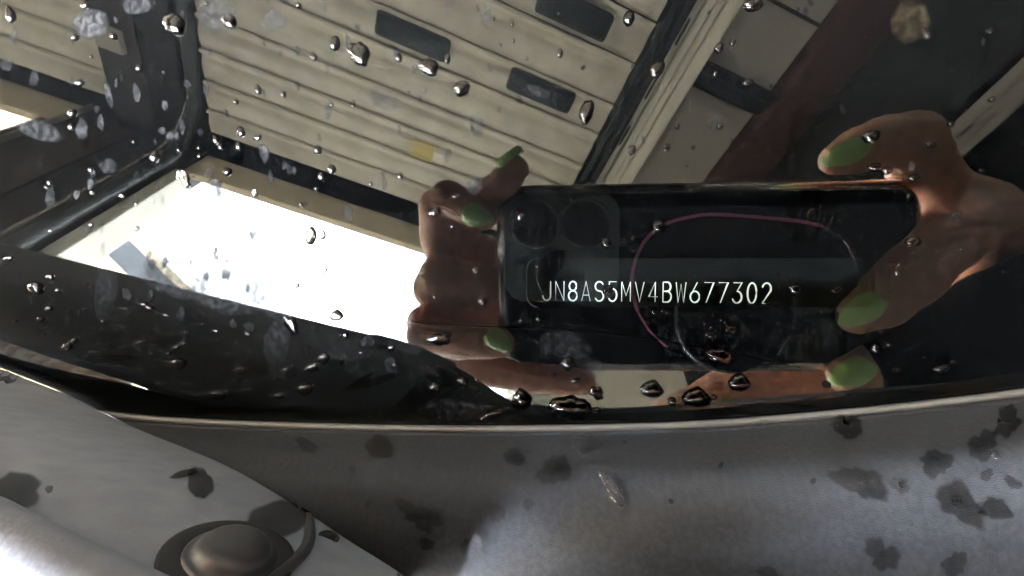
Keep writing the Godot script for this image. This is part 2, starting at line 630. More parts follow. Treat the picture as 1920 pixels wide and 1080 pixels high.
	# what shows outside by the foot of the doorway
	var nb := thing("neighbour_building", "corner of a cream building with a blue grey fascia outside the doorway", "building")
	var c0 := garage_point(Vector2(188, 468), 2, 7.0)
	var c1 := garage_point(Vector2(240, 520), 2, 7.0)
	block("wall", Vector3(c0.x - 6.0, -1.15, 7.3), Vector3(c0.x + 0.1, c0.y - 0.4, 15.0), "far_wall", nb)
	block("wall", Vector3(-18.0, -1.15, 8.0), Vector3(-9.6, 12.0, 9.0), "far_wall", nb)
	var ra := (c1 - c0).normalized()
	var across := ra.cross(Vector3(0, 0, 1)).normalized()
	for k in 3:
		var st := start(false)
		var w0: float = [-0.35, 0.0, 0.45][k]
		var w1: float = [-0.02, 0.43, 0.6][k]
		var far_end := c0 + ra * 5.0
		var near_end := c0 - ra * 0.3
		var q: Array = []
		for z in [7.0 + k * 0.03, 7.28]:
			for e in [[near_end, w0], [near_end, w1], [far_end, w1], [far_end, w0]]:
				var v: Vector3 = e[0] - across * e[1]
				v.z = z
				q.append(v)
		quad(st, q[0], q[1], q[2], q[3])
		quad(st, q[7], q[6], q[5], q[4])
		for i in 4:
			quad(st, q[i], q[i + 4], q[(i + 1) % 4 + 4], q[(i + 1) % 4])
		obj("fascia_board", finish(st), ["far_wall", "far_trim", "header"][k], nb)


func overhead_door(label: String, x0: float, x1: float, y: float, main: bool) -> void:
	var d := thing("overhead_door", label, "garage door")
	var joints: Array = [1.83, 1.64, 1.43, 1.22, 1.01, 0.756, 0.545, 0.272, 0.03, -0.2, -0.42, -0.64, -0.86, -1.08]
	for i in joints.size() - 1:
		var z1: float = joints[i] - 0.004
		var z0: float = joints[i + 1] + 0.004
		# ribbed section: raised lips along both joints, a shallow step in the middle
		var zm := lerpf(z0, z1, 0.42)
		var prof: Array = [Vector2(z0, 0.05), Vector2(z0, 0.014), Vector2(z0 + 0.006, -0.004), Vector2(z0 + 0.022, -0.004), Vector2(z0 + 0.036, 0.020), Vector2(zm - 0.03, 0.025), Vector2(zm + 0.005, 0.012), Vector2(zm + 0.03, 0.009), Vector2(z1 - 0.05, 0.013), Vector2(z1 - 0.03, 0.018), Vector2(z1 - 0.012, 0.022), Vector2(z1, 0.024), Vector2(z1, 0.05)]
		var st := start(false)
		for k in prof.size() - 1:
			var a: Vector2 = prof[k]
			var b: Vector2 = prof[k + 1]
			quad(st, Vector3(x0, y + a.y, a.x), Vector3(x0, y + b.y, b.x), Vector3(x1, y + b.y, b.x), Vector3(x1, y + a.y, a.x))
		for k in range(1, prof.size() - 1):
			for x in [x0, x1]:
				for q in [prof[0], prof[k], prof[k + 1]]:
					st.add_vertex(Vector3(x, y + q.y, q.x))
		obj("slat", finish(st), "door", d)
	block("backing", Vector3(x0 - 0.01, y + 0.052, -1.08), Vector3(x1 + 0.01, y + 0.06, 1.83), "door_dark", d)
	if not main:
		return
	for w in [Vector4(-0.85, 0.57, -0.375, 0.715), Vector4(0.04, 0.565, 0.51, 0.713), Vector4(0.055, 0.085, 0.53, 0.242), Vector4(-0.86, 0.085, -0.385, 0.242), Vector4(-1.75, 0.085, -1.28, 0.242)]:
		var fr := obj("window", slab_mesh(rounded_rect(w.x, -w.w, w.z, -w.y, 0.028), Vector3(0, y + 0.012, 0), Vector3.RIGHT, Vector3(0, 0, -1), 0.026, 0.008), "window_rim", d)
		fr.scale = Vector3(1, -1, 1)
		fr.position.y = 2.0 * (y + 0.012)
		var pane := obj("pane", slab_mesh(rounded_rect(w.x + 0.02, -w.w + 0.02, w.z - 0.02, -w.y - 0.02, 0.02), Vector3(0, y + 0.030, 0), Vector3.RIGHT, Vector3(0, 0, -1), 0.012, 0.003), "window_dark", fr)
		pane.position.y = 0.002
	block("sticker", Vector3(-0.475, y - 0.004, 1.29), Vector3(-0.315, y + 0.014, 1.425), "label_yellow", d, 0.001)
	block("sticker", Vector3(-0.305, y - 0.002, 1.33), Vector3(-0.235, y + 0.014, 1.40), "trim_white", d, 0.001)


# ------------------------------------------------------------------ car

var lip: Array = []          # the line where the glass meets the cowl
var edge_n: Array = []       # cover: edge next to the glass
var edge_f: Array = []       # cover: edge away from it
const PROFILE := [Vector2(0.5, -1.0), Vector2(-0.1, 0.1), Vector2(-0.12, 0.6), Vector2(0.15, 1.0), Vector2(0.6, 1.15), Vector2(1.2, 1.25), Vector2(1.45, 1.7), Vector2(1.45, 3.5), Vector2(1.5, 6.5), Vector2(1.75, 9.0), Vector2(2.3, 12.0), Vector2(3.6, 14.5), Vector2(6.2, 16.3), Vector2(10.0, 17.4), Vector2(16.0, 18.2), Vector2(26.0, 19.0), Vector2(60.0, 21.0)]
var cowl_rows: Array = []
var cover_rows: Array = []


func build_car() -> void:
	car = thing("car", "car seen close up over the lower corner of its wet windshield", "car", Transform3D(rig, Vector3.ZERO))
	# glass
	var q := 0.62
	var corners: Array = [Vector3(-1.1, -0.045, 0), Vector3(-1.1, q, 0), Vector3(0.24, q, 0), Vector3(0.24, -0.045, 0)]
	var st := start(false)
	quad(st, corners[0], corners[1], corners[2], corners[3])
	var glass := obj("windshield", finish(st), "glass", car)
	st = start(false)
	var lift := Vector3(0, 0, 0.00004)
	quad(st, corners[0] + lift, corners[1] + lift, corners[2] + lift, corners[3] + lift)
	obj("dust_film", finish(st), "dust", glass)
	build_spots(glass)
	# black border with the window for the number plate
	var hole: Array = []
	for p in rounded_rect(987, 484, 1640, 576, 22, 5):
		var v := seen(p, -0.001)
		hole.append(Vector2(v.x, v.y))
	var outer := PackedVector2Array([Vector2(-1.1, -0.045), Vector2(0.24, -0.045), Vector2(0.24, 0.012), Vector2(-1.1, 0.012)])
	var hc := Vector2.ZERO
	for p in hole:
		hc += p / hole.size()
	# four pieces round the hole
	st = start(false)
	var rim: Array = []
	for p in hole:
		var d: Vector2 = (p - hc).normalized()
		var t := 1e9
		if absf(d.x) > 1e-6:
			t = minf(t, ((0.24 if d.x > 0 else -1.1) - hc.x) / d.x)
		if absf(d.y) > 1e-6:
			t = minf(t, ((0.012 if d.y > 0 else -0.045) - hc.y) / d.y)
		rim.append(hc + d * t)
	for i in hole.size():
		var k := (i + 1) % hole.size()
		var e := func(v: Vector2) -> Vector3: return Vector3(v.x, v.y, -0.001)
		quad(st, e.call(hole[i]), e.call(hole[k]), e.call(rim[k]), e.call(rim[i]))
	for o in outer:
		var best := 0
		for i in rim.size():
			if rim[i].distance_to(o) < rim[best].distance_to(o):
				best = i
		var nb := best
		for s in [-1, 1]:
			var k: int = (best + s + rim.size()) % rim.size()
			for v in [rim[nb], rim[k], o]:
				st.add_vertex(Vector3(v.x, v.y, -0.001))
	obj("black_border", finish(st), "frit", glass)
	var edge: Array = []
	for k in range(6, 18):
		edge.append(Vector3(hole[k].x, hole[k].y, -0.0011))
	obj("window_edge", tube_mesh(edge, 0.00009, 5), "washer", glass)
	# dashboard below it
	var dl := Vector3(-1.05, -0.05, -0.09)
	block("dashboard", dl, Vector3(0.22, 0.60, -0.03), "dash", car, 0.01)
	var ridge: Array = []
	for p in [Vector2(760, 604), Vector2(900, 613), Vector2(1000, 616), Vector2(1120, 624), Vector2(1250, 640), Vector2(1360, 660), Vector2(1500, 690)]:
		ridge.append(seen(p, -0.0009))
	obj("border_seam", tube_mesh(smooth_line(ridge), 0.00022, 5), "dash", glass)
	build_vin()
	build_cowl()
	build_cover()
	# out of view: hood and pillar placed for the light, black blocks added against leaks
	var inv := rig.inverse()
	var rows: Array = []
	var ends := smooth_line(edge_f, 3)
	for i in 9:
		var row: Array = []
		var t := i / 8.0
		for j in ends.size():
			var from: Vector3 = rig * (ends[j] * 1.0)
			var to := Vector3(lerpf(-1.1, 0.38, j / float(ends.size() - 1)), -0.30, 1.2)
			var p := from.lerp(to, t)
			var gap := 1.0 - smoothstep(21.0, 25.1, float(j))  # hood dips here to let a streak of light onto the cowl
			p.y += 0.10 * sin(PI * t) * (1.0 - t) - 0.004 - 0.03 * minf(1.0, t * 6.0) - 0.05 * gap
			row.append(inv * p)
		rows.append(row)
	var bay := block("leak_block", Vector3(-1.15, -0.95, 0.10), Vector3(0.40, -0.20, 1.15), "cover_under", car, 0.01)  # unseen box added to stop light leaking up under the hood
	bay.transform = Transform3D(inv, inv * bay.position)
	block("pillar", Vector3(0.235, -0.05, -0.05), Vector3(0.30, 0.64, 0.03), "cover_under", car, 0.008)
	obj("hood", sheet(rows, false, true), "paint", car)
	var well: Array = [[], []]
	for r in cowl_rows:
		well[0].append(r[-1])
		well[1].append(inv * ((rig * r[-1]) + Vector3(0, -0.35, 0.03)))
	obj("leak_skirt", sheet(well), "cover_under", car)  # unseen skirt added to close the light leak below the cowl


func build_vin() -> void:
	var p0 := seen(Vector2(950, 500), -0.009)
	var o := seen(Vector2(1000, 567), -0.009)
	var a := seen(Vector2(1480, 574), -0.009)
	var up := seen(Vector2(1000, 467), -0.009)
	var ex := (a - o).normalized()
	var ey := (up - o - ex * (up - o).dot(ex)).normalized()
	var sc := (a - o).length() / 480.0    # metres per photo pixel down there
	p0 = o
	var vp := obj("vin_plate", slab_mesh(rounded_rect(-110 * sc, -30 * sc, 720 * sc, 140 * sc, 6 * sc), o - Vector3(0, 0, 0.001), ex, ey, 0.001, 0.0003), "vin_plate", car)
	vp.set_meta("label", "dusty dark plate with pale characters under the glass")
	var text := "JN8AS5MV4BW677302"
	for i in text.length():
		var cx := 27.0 + 25.75 * i
		var strokes := glyph(text[i])
		var st := start()
		for s in strokes:
			var pts: Array = []
			for v in s:
				pts.append(o + ex * (cx + (v.x - 0.5) * 16.5) * sc + ey * (4.5 + v.y * 38.5) * sc + Vector3(0, 0, 0.0001))
			st.append_from(tube_mesh(pts, 1.55 * sc, 6), 0, Transform3D.IDENTITY)
		obj("character", st.commit(), "vin_letters", vp)


func arc(cx: float, cy: float, rx: float, ry: float, a0: float, a1: float, n := 10) -> Array:
	var out: Array = []
	for i in n + 1:
		var a := deg_to_rad(lerpf(a0, a1, float(i) / n))
		out.append(Vector2(cx + cos(a) * rx, cy + sin(a) * ry))
	return out


func glyph(c: String) -> Array:
	match c:
		"J": return [[Vector2(0.95, 1), Vector2(0.95, 0.6)] + arc(0.48, 0.26, 0.47, 0.26, 0, -180)]
		"N": return [[Vector2(0, 0), Vector2(0, 1)], [Vector2(0, 1), Vector2(1, 0)], [Vector2(1, 0), Vector2(1, 1)]]
		"8": return [arc(0.5, 0.76, 0.42, 0.24, 0, 360, 16), arc(0.5, 0.26, 0.5, 0.26, 0, 360, 16)]
		"A": return [[Vector2(0, 0), Vector2(0.5, 1), Vector2(1, 0)], [Vector2(0.2, 0.3), Vector2(0.8, 0.3)]]
		"S": return [arc(0.5, 0.76, 0.47, 0.24, 20, 265, 12) + arc(0.5, 0.26, 0.5, 0.26, 80, -160, 12)]
		"5": return [[Vector2(0.95, 1), Vector2(0.12, 1), Vector2(0.08, 0.56)], arc(0.48, 0.32, 0.5, 0.32, 140, -150, 14)]
		"M": return [[Vector2(0, 0), Vector2(0, 1)], [Vector2(0, 1), Vector2(0.5, 0.3), Vector2(1, 1)], [Vector2(1, 1), Vector2(1, 0)]]
		"V": return [[Vector2(0, 1), Vector2(0.5, 0), Vector2(1, 1)]]
		"4": return [[Vector2(0.72, 0), Vector2(0.72, 1), Vector2(0, 0.26), Vector2(1, 0.26)]]
		"B": return [[Vector2(0.05, 0), Vector2(0.05, 1)], [Vector2(0.05, 1), Vector2(0.5, 1)] + arc(0.5, 0.77, 0.4, 0.23, 90, -90) + [Vector2(0.05, 0.54)], [Vector2(0.05, 0), Vector2(0.5, 0)] + arc(0.5, 0.27, 0.47, 0.27, -90, 90)]
		"W": return [[Vector2(-0.05, 1), Vector2(0.2, 0), Vector2(0.5, 0.9), Vector2(0.8, 0), Vector2(1.05, 1)]]
		"6": return [[Vector2(0.75, 1), Vector2(0.2, 0.5)], arc(0.5, 0.28, 0.5, 0.28, 0, 360, 18)]
		"7": return [[Vector2(0, 1), Vector2(1, 1), Vector2(0.2, 0)]]
		"3": return [[Vector2(0.05, 1), Vector2(0.95, 1), Vector2(0.45, 0.58)], arc(0.45, 0.29, 0.5, 0.29, 95, -165, 14)]
		"0": return [arc(0.5, 0.5, 0.48, 0.5, 0, 360, 22)]
		"2": return [arc(0.5, 0.72, 0.46, 0.28, 170, -25, 12) + [Vector2(0.08, 0.02)], [Vector2(0.05, 0), Vector2(0.4, 0.0)]]
	return []


func build_cowl() -> void:
	for p in [Vector2(-500, 655), Vector2(-200, 715), Vector2(0, 747), Vector2(250, 776), Vector2(400, 786), Vector2(600, 793), Vector2(800, 797), Vector2(1000, 797), Vector2(1300, 789), Vector2(1600, 765), Vector2(1920, 728), Vector2(2200, 685), Vector2(2600, 610)]:
		lip.append(seen(p, 0.0))
	var line := smooth_line(lip, 8)
	for i in line.size():
		var row: Array = []
		var t: Vector3 = (line[mini(i + 1, line.size() - 1)] - line[maxi(i - 1, 0)]).normalized()
		var out := Vector3(t.y, -t.x, 0)
		for e in smooth_profile():
			row.append(line[i] + out * e.x * 0.001 + Vector3(0, 0, e.y * 0.001))
		cowl_rows.append(row)
	var cowl := obj("cowl_panel", sheet(cowl_rows), "cowl", car)
	cowl.set_meta("label", "grained grey plastic strip along the foot of the glass")
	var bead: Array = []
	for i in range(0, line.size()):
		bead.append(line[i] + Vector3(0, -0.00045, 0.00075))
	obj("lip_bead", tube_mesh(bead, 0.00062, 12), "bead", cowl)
	for a in [[712, 838, 30, 22, .3, .5], [965, 857, 22, 18, .2, .3], [1040, 882, 30, 34, .5, .35], [787, 968, 40, 26, .9, .35], [932, 962, 20, 16, .5, .3], [885, 1027, 26, 20, .5, .4], [800, 1020, 14, 14, .4, .3], [1615, 905, 58, 30, .6, .45], [1688, 910, 20, 16, .5, .3], [1755, 868, 34, 26, .6, .5], [1842, 835, 30, 30, .6, .45], [1800, 945, 55, 34, .6, .5], [1868, 955, 30, 24, .5, .5], [1655, 1040, 34, 30, .8, .4], [1790, 1058, 24, 26, .5, .4], [1352, 872, 5, 7, .3, .6], [1525, 902, 6, 6, .3, .6], [1258, 940, 6, 5, .3, .5], [1890, 790, 26, 30, .7, .5], [575, 835, 26, 12, .4, .3], [1440, 1075, 26, 12, .5, .3], [660, 880, 8, 9, .3, .3], [690, 945, 6, 12, .4, .4], [1590, 800, 30, 26, .3, .55], [1850, 890, 12, 14, .4, .4], [1900, 905, 18, 12, .4, .4], [990, 945, 10, 14, .3, .25]]:
		wet_patch(cowl, cowl_rows, Vector2(a[0], a[1]), blob(a[2], a[3], 0.5, a[4] * 0.6, 40), a[5] * 1.4, 0.2)


func smooth_profile() -> Array:
	var pts: Array = []
	for p in PROFILE:
		pts.append(Vector3(p.x, p.y, 0))
	var out: Array = []
	for p in smooth_line(pts, 3):
		out.append(Vector2(p.x, p.y))
	return out


# the point of a surface given as rows that shows at a pixel, its normal towards the camera, and where it lies in the rows
func surface_at(rows: Array, px: Vector2, near := Vector2i(-1, -1)) -> Array:
	var best := 1e12
	var bi := 1
	var bj := 1
	var i0 := 1
	var i1: int = rows.size() - 1
	var j0 := 1
	var j1: int = rows[0].size() - 1
	if near.x >= 0:
		i0 = maxi(1, near.x - 7)
		i1 = mini(i1, near.x + 8)
		j0 = maxi(1, near.y - 9)
		j1 = mini(j1, near.y + 10)
	for i in range(i0, i1):
		for j in range(j0, j1):
			var d := pixel_of(rows[i][j]).distance_squared_to(px)
			if d < best:
				best = d
				bi = i
				bj = j
	var p: Vector3 = rows[bi][bj]
	var n: Vector3 = (rows[bi + 1][bj] - rows[bi - 1][bj]).cross(rows[bi][bj + 1] - rows[bi][bj - 1]).normalized()
	if n.dot(Vector3(0, 0, D) - p) < 0:
		n = -n
	var r := sight(px)
	var eye := Vector3(0, 0, D)
	var hit := p
	if absf(r.normalized().dot(n)) > 0.08:
		hit = eye + r * ((p - eye).dot(n) / r.dot(n))
		if hit.distance_to(p) > 0.0025:
			hit = p
	return [hit, n, Vector2i(bi, bj)]


# a wet mark that follows the surface
func wet_patch(parent: Node3D, rows: Array, px: Vector2, outline: Array, alpha: float, soft: float) -> void:
	var at := surface_at(rows, px)
	var st := start()
	var levels: Array = [1.0, 1.0 - soft, 0.66, 0.33]
	var a: Array = [0.0, minf(alpha, 1.0), minf(alpha, 1.0), minf(alpha, 1.0)]
	var rings: Array = []
	for l in levels:
		var ring: Array = []
		for o in outline:
			var q := surface_at(rows, px + o * l, at[2])
			var towards: Vector3 = (Vector3(0, 0, D) - q[0]).normalized()
			ring.append([q[0] + towards * 0.0005, q[1]])
		rings.append(ring)
	var n := outline.size()
	for i in 3:
		for j in n:
			var k := (j + 1) % n
			for e in [[i, j], [i, k], [i + 1, k], [i, j], [i + 1, k], [i + 1, j]]:
				st.set_color(Color(1, 1, 1, a[e[0]]))
				st.set_normal(rings[e[0]][e[1]][1])
				st.add_vertex(rings[e[0]][e[1]][0])
	var mid: Vector3 = at[0] + (Vector3(0, 0, D) - at[0]).normalized() * 0.0005
	for j in n:
		for q in [rings[3][j], rings[3][(j + 1) % n], [mid, at[1]]]:
			st.set_color(Color(1, 1, 1, a[3]))
			st.set_normal(q[1])
			st.add_vertex(q[0])
	obj("wet_patch", st.commit(), "wet", parent)


# metres per photo pixel, square to the camera, at a point
func pixel_size(p: Vector3) -> float:
	var q: Vector3 = cam_b.inverse() * (p - Vector3(0, 0, D))
	return -q.z / F


func build_cover() -> void:
	var ns: Array = [Vector2(-420, 540), Vector2(-200, 610), Vector2(0, 690), Vector2(130, 742), Vector2(250, 800), Vector2(420, 870), Vector2(560, 950), Vector2(650, 1010), Vector2(760, 1080), Vector2(900, 1190), Vector2(1150, 1330), Vector2(1500, 1420), Vector2(2000, 1460)]
	var ks: Array = [0.9, 0.88, 0.857, 0.84, 0.815, 0.69, 0.59, 0.52, 0.44, 0.38, 0.34, 0.30, 0.28]
	var fs: Array = [Vector2(-350, 370), Vector2(-150, 418), Vector2(0, 455), Vector2(200, 505), Vector2(400, 555), Vector2(600, 605), Vector2(740, 640), Vector2(860, 690), Vector2(935, 738), Vector2(985, 762), Vector2(1180, 766), Vector2(1450, 752), Vector2(1900, 708)]
	for i in ns.size():
		var k: float = ks[i]
		edge_n.append(seen(ns[i], D * (1.0 - k) / (1.0 + k)))
		edge_f.append(mirrored(fs[i], 0.048))
	var a := smooth_line(edge_n, 12)
	var b := smooth_line(edge_f, 12)
	for i in a.size():
		var row: Array = []
		var dir: Vector3 = (b[i] - a[i])
		var along: Vector3 = (a[mini(i + 1, a.size() - 1)] - a[maxi(i - 1, 0)]).normalized()
		var n := along.cross(dir).normalized()
		if n.dot(Vector3(0, 0, D) - a[i].lerp(b[i], 0.3)) < 0:
			n = -n
		for e in [[0.0, -1.6], [-0.0012, -1.0], [0.0, -0.35], [0.004, 0.0]]:
			row.append(a[i] + dir * e[0] + n * e[1] * 0.001)
		for t in range(1, 41):
			var f := t / 40.0
			row.append(a[i] + dir * f + n * sin(f * PI) * 0.002)
		cover_rows.append(row)
	var cover := obj("wiper_cover", sheet(cover_rows), "cover", car)
	# dark sheet added below the edge, standing in for the mirror image of the cowl
	var added_skirt: Array = []
	for i in range(44, 103):
		var eye := Vector3(0, 0, D)
		var d: Vector3 = a[i] - eye
		var end: float = maxf(0.0035, a[i].z - 0.011)
		var row: Array = []
		for t in 6:
			var q: Vector3 = eye + d * ((lerpf(a[i].z - 0.0009, end, t / 5.0) - D) / d.z)
			row.append(q + (b[i] - a[i]) * 0.012)
		added_skirt.append(row)
	obj("added_skirt", sheet(added_skirt), "added_skirt", cover)
	var mirror_rows: Array = []  # grey strip added in place of the mirrored cowl
	for i in range(0, 50):
		var eye := Vector3(0, 0, D)
		var d: Vector3 = a[i] - eye
		var top: float = a[i].z * lerpf(0.35, 0.95, clampf((i - 20) / 24.0, 0, 1))
		var row: Array = []
		for t in 5:
			row.append(eye + d * ((lerpf(top, 0.00003, t / 4.0) - D) / d.z) + (b[i] - a[i]) * 0.001)
		mirror_rows.append(row)
	obj("added_mirror_strip", sheet(mirror_rows), "washer", cover)
	cover.set_meta("label", "smooth grey panel edge with a dome headed bolt")
	var warm_line: Array = []  # brown strip made up to give the mirror a warm wedge
	for p in [Vector2(-300, 525), Vector2(-100, 618), Vector2(40, 668), Vector2(130, 700), Vector2(240, 742)]:
		warm_line.append(mirrored(p, 0.056))
	obj("added_brown_strip", tube_mesh(smooth_line(warm_line), 0.0042, 10), "warm_brown", cover)
	# raised fold at the frame's lower corner
	var fold: Array = []
	for p in [Vector2(-160, 925), Vector2(-60, 968), Vector2(20, 1012), Vector2(120, 1062), Vector2(220, 1108), Vector2(330, 1160)]:
		var s := surface_at(cover_rows, p)
		fold.append(s[0] - s[1] * 0.0012)
	obj("fold", tube_mesh(smooth_line(fold), 0.0030, 14), "cover", cover)
	# bolt
	var at := surface_at(cover_rows, Vector2(432, 1048))
	var n: Vector3 = at[1]
	var x := n.cross(Vector3.UP).normalized()
	var y := n.cross(x)
	var sc := pixel_size(at[0])
	lathe("washer", cover, at[0], x, y, n, [Vector2(114, 0), Vector2(114, 4), Vector2(108, 7), Vector2(80, 7), Vector2(60, 3)], sc, "washer")
	lathe("bolt_head", cover, at[0], x, y, n, [Vector2(80, 4), Vector2(79, 9), Vector2(74, 12), Vector2(66, 14), Vector2(64, 22), Vector2(56, 31), Vector2(42, 37), Vector2(24, 41), Vector2(10, 42), Vector2(0.01, 42)], sc, "bolt")
	var rib: Array = []
	for p in [Vector2(575, 968), Vector2(580, 1000), Vector2(572, 1030), Vector2(548, 1058), Vector2(520, 1082), Vector2(480, 1112)]:
		rib.append(surface_at(cover_rows, p)[0])
	obj("rib", tube_mesh(smooth_line(rib), 0.00075, 8), "bolt", cover)
	var hp := surface_at(cover_rows, Vector2(616, 1008))
	lathe("screw_hole", cover, hp[0], x, y, n, [Vector2(25, 0), Vector2(25, 3), Vector2(19, 4), Vector2(17, 2)], sc, "washer")
	lathe("hole", cover, hp[0], x, y, n, [Vector2(18, 0), Vector2(18, 2.4), Vector2(0.01, 2.4)], sc, "hole")
	for e in [[375, 905, 24, 34, .35], [345, 888, 30, 7, .3], [520, 975, 66, 40, .25], [28, 920, 56, 36, .5], [92, 917, 9, 7, .5], [18, 704, 26, 16, .2], [775, 1072, 36, 14, .3], [425, 1028, 20, 14, .4]]:
		wet_patch(cover, cover_rows, Vector2(e[0], e[1]), blob(e[2], e[3], -0.25, e[4] * 0.45, 36), 0.8, 0.16)


func lathe(called: String, parent: Node3D, at: Vector3, x: Vector3, y: Vector3, n: Vector3, prof: Array, sc: float, m: String, sides := 36) -> MeshInstance3D:
	var rows: Array = []
	for p in prof:
		var row: Array = []
		for j in sides:
			row.append(at + (x * cos(TAU * j / sides) + y * sin(TAU * j / sides)) * p.x * sc + n * p.y * sc)
		rows.append(row)
	return obj(called, sheet(rows, true, x.cross(y).dot(n) > 0), m, parent)


func build_spots(glass: Node3D) -> void:
	var n := Vector3(0, 0, 1)
	var list: Array = [[172, 45, 36, 30, 0, .75], [258, 10, 28, 20, 0, .6], [515, 37, 22, 22, 0, .3], [405, 30, 38, 34, .4, .3], [75, 245, 46, 20, .35, .5], [155, 243, 13, 20, -.15, .65], [190, 230, 7, 15, -.15, .6], [257, 175, 7, 22, -.15, .55], [305, 245, 7, 8, 0, .6], [320, 255, 8, 10, 0, .65], [332, 255, 5, 8, 0, .6], [342, 237, 6, 15, -.15, .65], [310, 198, 6, 11, -.2, .6], [205, 180, 7, 26, -.25, .5], [219, 157, 4, 9, 0, .5], [352, 158, 8, 8, 0, .5], [205, 312, 16, 17, -.3, .45], [95, 370, 11, 20, -.1, .5], [170, 345, 6, 14, 0, .45], [175, 325, 5, 12, 0, .45], [145, 365, 6, 10, 0, .45], [65, 148, 10, 16, 0, .35], [14, 122, 13, 12, 0, .45], [496, 288, 9, 20, -.1, .6], [534, 310, 4, 10, 0, .5], [553, 320, 4, 8, 0, .45], [403, 357, 17, 21, -.1, .55], [508, 332, 5, 12, 0, .35], [655, 400, 8, 18, -.1, .5], [895, 235, 16, 24, -.2, .25], [720, 185, 34, 22, .5, .18], [890, 350, 16, 18, 0, .4], [1705, 40, 38, 46, .5, .42], [1340, 232, 16, 12, .2, .22], [1010, 172, 26, 10, .4, .4], [520, 640, 26, 50, .1, .45], [425, 505, 12, 22, -.1, .4], [388, 515, 6, 12, 0, .35], [357, 495, 5, 10, 0, .35], [285, 495, 6, 12, 0, .35], [310, 490, 5, 13, 0, .3], [350, 545, 5, 8, .1, .45], [239, 552, 9, 12, -.5, .55], [283, 555, 6, 12, 0, .45], [297, 536, 4, 9, 0, .5], [339, 590, 8, 15, .1, .45], [438, 607, 6, 10, -.3, .5], [427, 566, 9, 8, 0, .45], [690, 640, 14, 14, 0, .5], [732, 682, 10, 18, 0, .45], [576, 657, 4, 8, 0, .4], [200, 550, 22, 60, .1, .28], [468, 612, 12, 10, 0, .4], [1060, 650, 54, 34, .3, .22], [1110, 690, 22, 24, 0, .18], [840, 770, 60, 26, 0, .4], [770, 640, 40, 26, .3, .2], [640, 650, 70, 26, .25, .16], [475, 440, 8, 10, 0, .3], [470, 450, 6, 20, 0, .25], [280, 478, 5, 10, 0, .35], [465, 540, 5, 12, 0, .3], [405, 480, 7, 9, 0, .3], [1300, 690, 44, 16, .2, .12], [545, 700, 12, 14, 0, .2], [330, 520, 70, 40, .25, .2], [430, 545, 90, 45, .2, .19], [360, 455, 60, 36, .3, .19], [520, 560, 60, 40, .2, .16], [912, 32, 8, 22, .2, .3], [615, 210, 7, 15, .1, .25], [840, 292, 7, 14, .1, .25]]  # broad films late in the list paint grey sky tone into the doorway
	for a in list:
		obj("spot_and_sky_tone", film_mesh(Vector2(a[0], a[1]), blob(a[2], a[3], a[4], 0.22 if maxf(a[2], a[3]) < 24 else 0.09, 26), Vector3.ZERO, n, 0.00009 + 0.00001 * (get_spot_level()), minf(0.86, a[5] * 3.0) if mirror_place(Vector2(a[0], a[1])) == "over the bright doorway" else float(a[5]), 0.28), "tan_spot" if a[0] == 1705 else "spot", glass)
	for i in 70:
		var c := Vector2(rng.randf_range(0, 760), rng.randf_range(0, 640))
		if rng.randf() < 0.25:
			c = Vector2(rng.randf_range(760, 1900), rng.randf_range(0, 320))
		var s := rng.randf_range(1.0, 2.4)
		obj("spot_and_sky_tone", film_mesh(c, blob(3 * s, 5.5 * s * rng.randf_range(0.8, 1.5), rng.randf_range(-0.25, 0.1), 0.25, 16), Vector3.ZERO, n, 0.00009 + 0.00001 * get_spot_level(), rng.randf_range(0.12, 0.4), 0.45), "spot", glass)


var spot_level := 0
func get_spot_level() -> int:
	spot_level = (spot_level + 1) % 9
	return spot_level


# ------------------------------------------------------------------ phone

var ph: Transform3D          # phone axes in glass axes: x along it, y across, z out of its screen; the back looks along -z


func on_phone(px: Vector2, out := 0.0, back := 0.006) -> Vector3:
	# where the mirrored sight line meets the plane that lies `out` before the phone's back
	var r := sight(px)
	r.z = -r.z
	var o := Vector3(0, 0, -D)
	var n := ph.basis.z
	var p := ph.origin + n * (back - out)
	return o + r * ((p - o).dot(n) / r.dot(n))


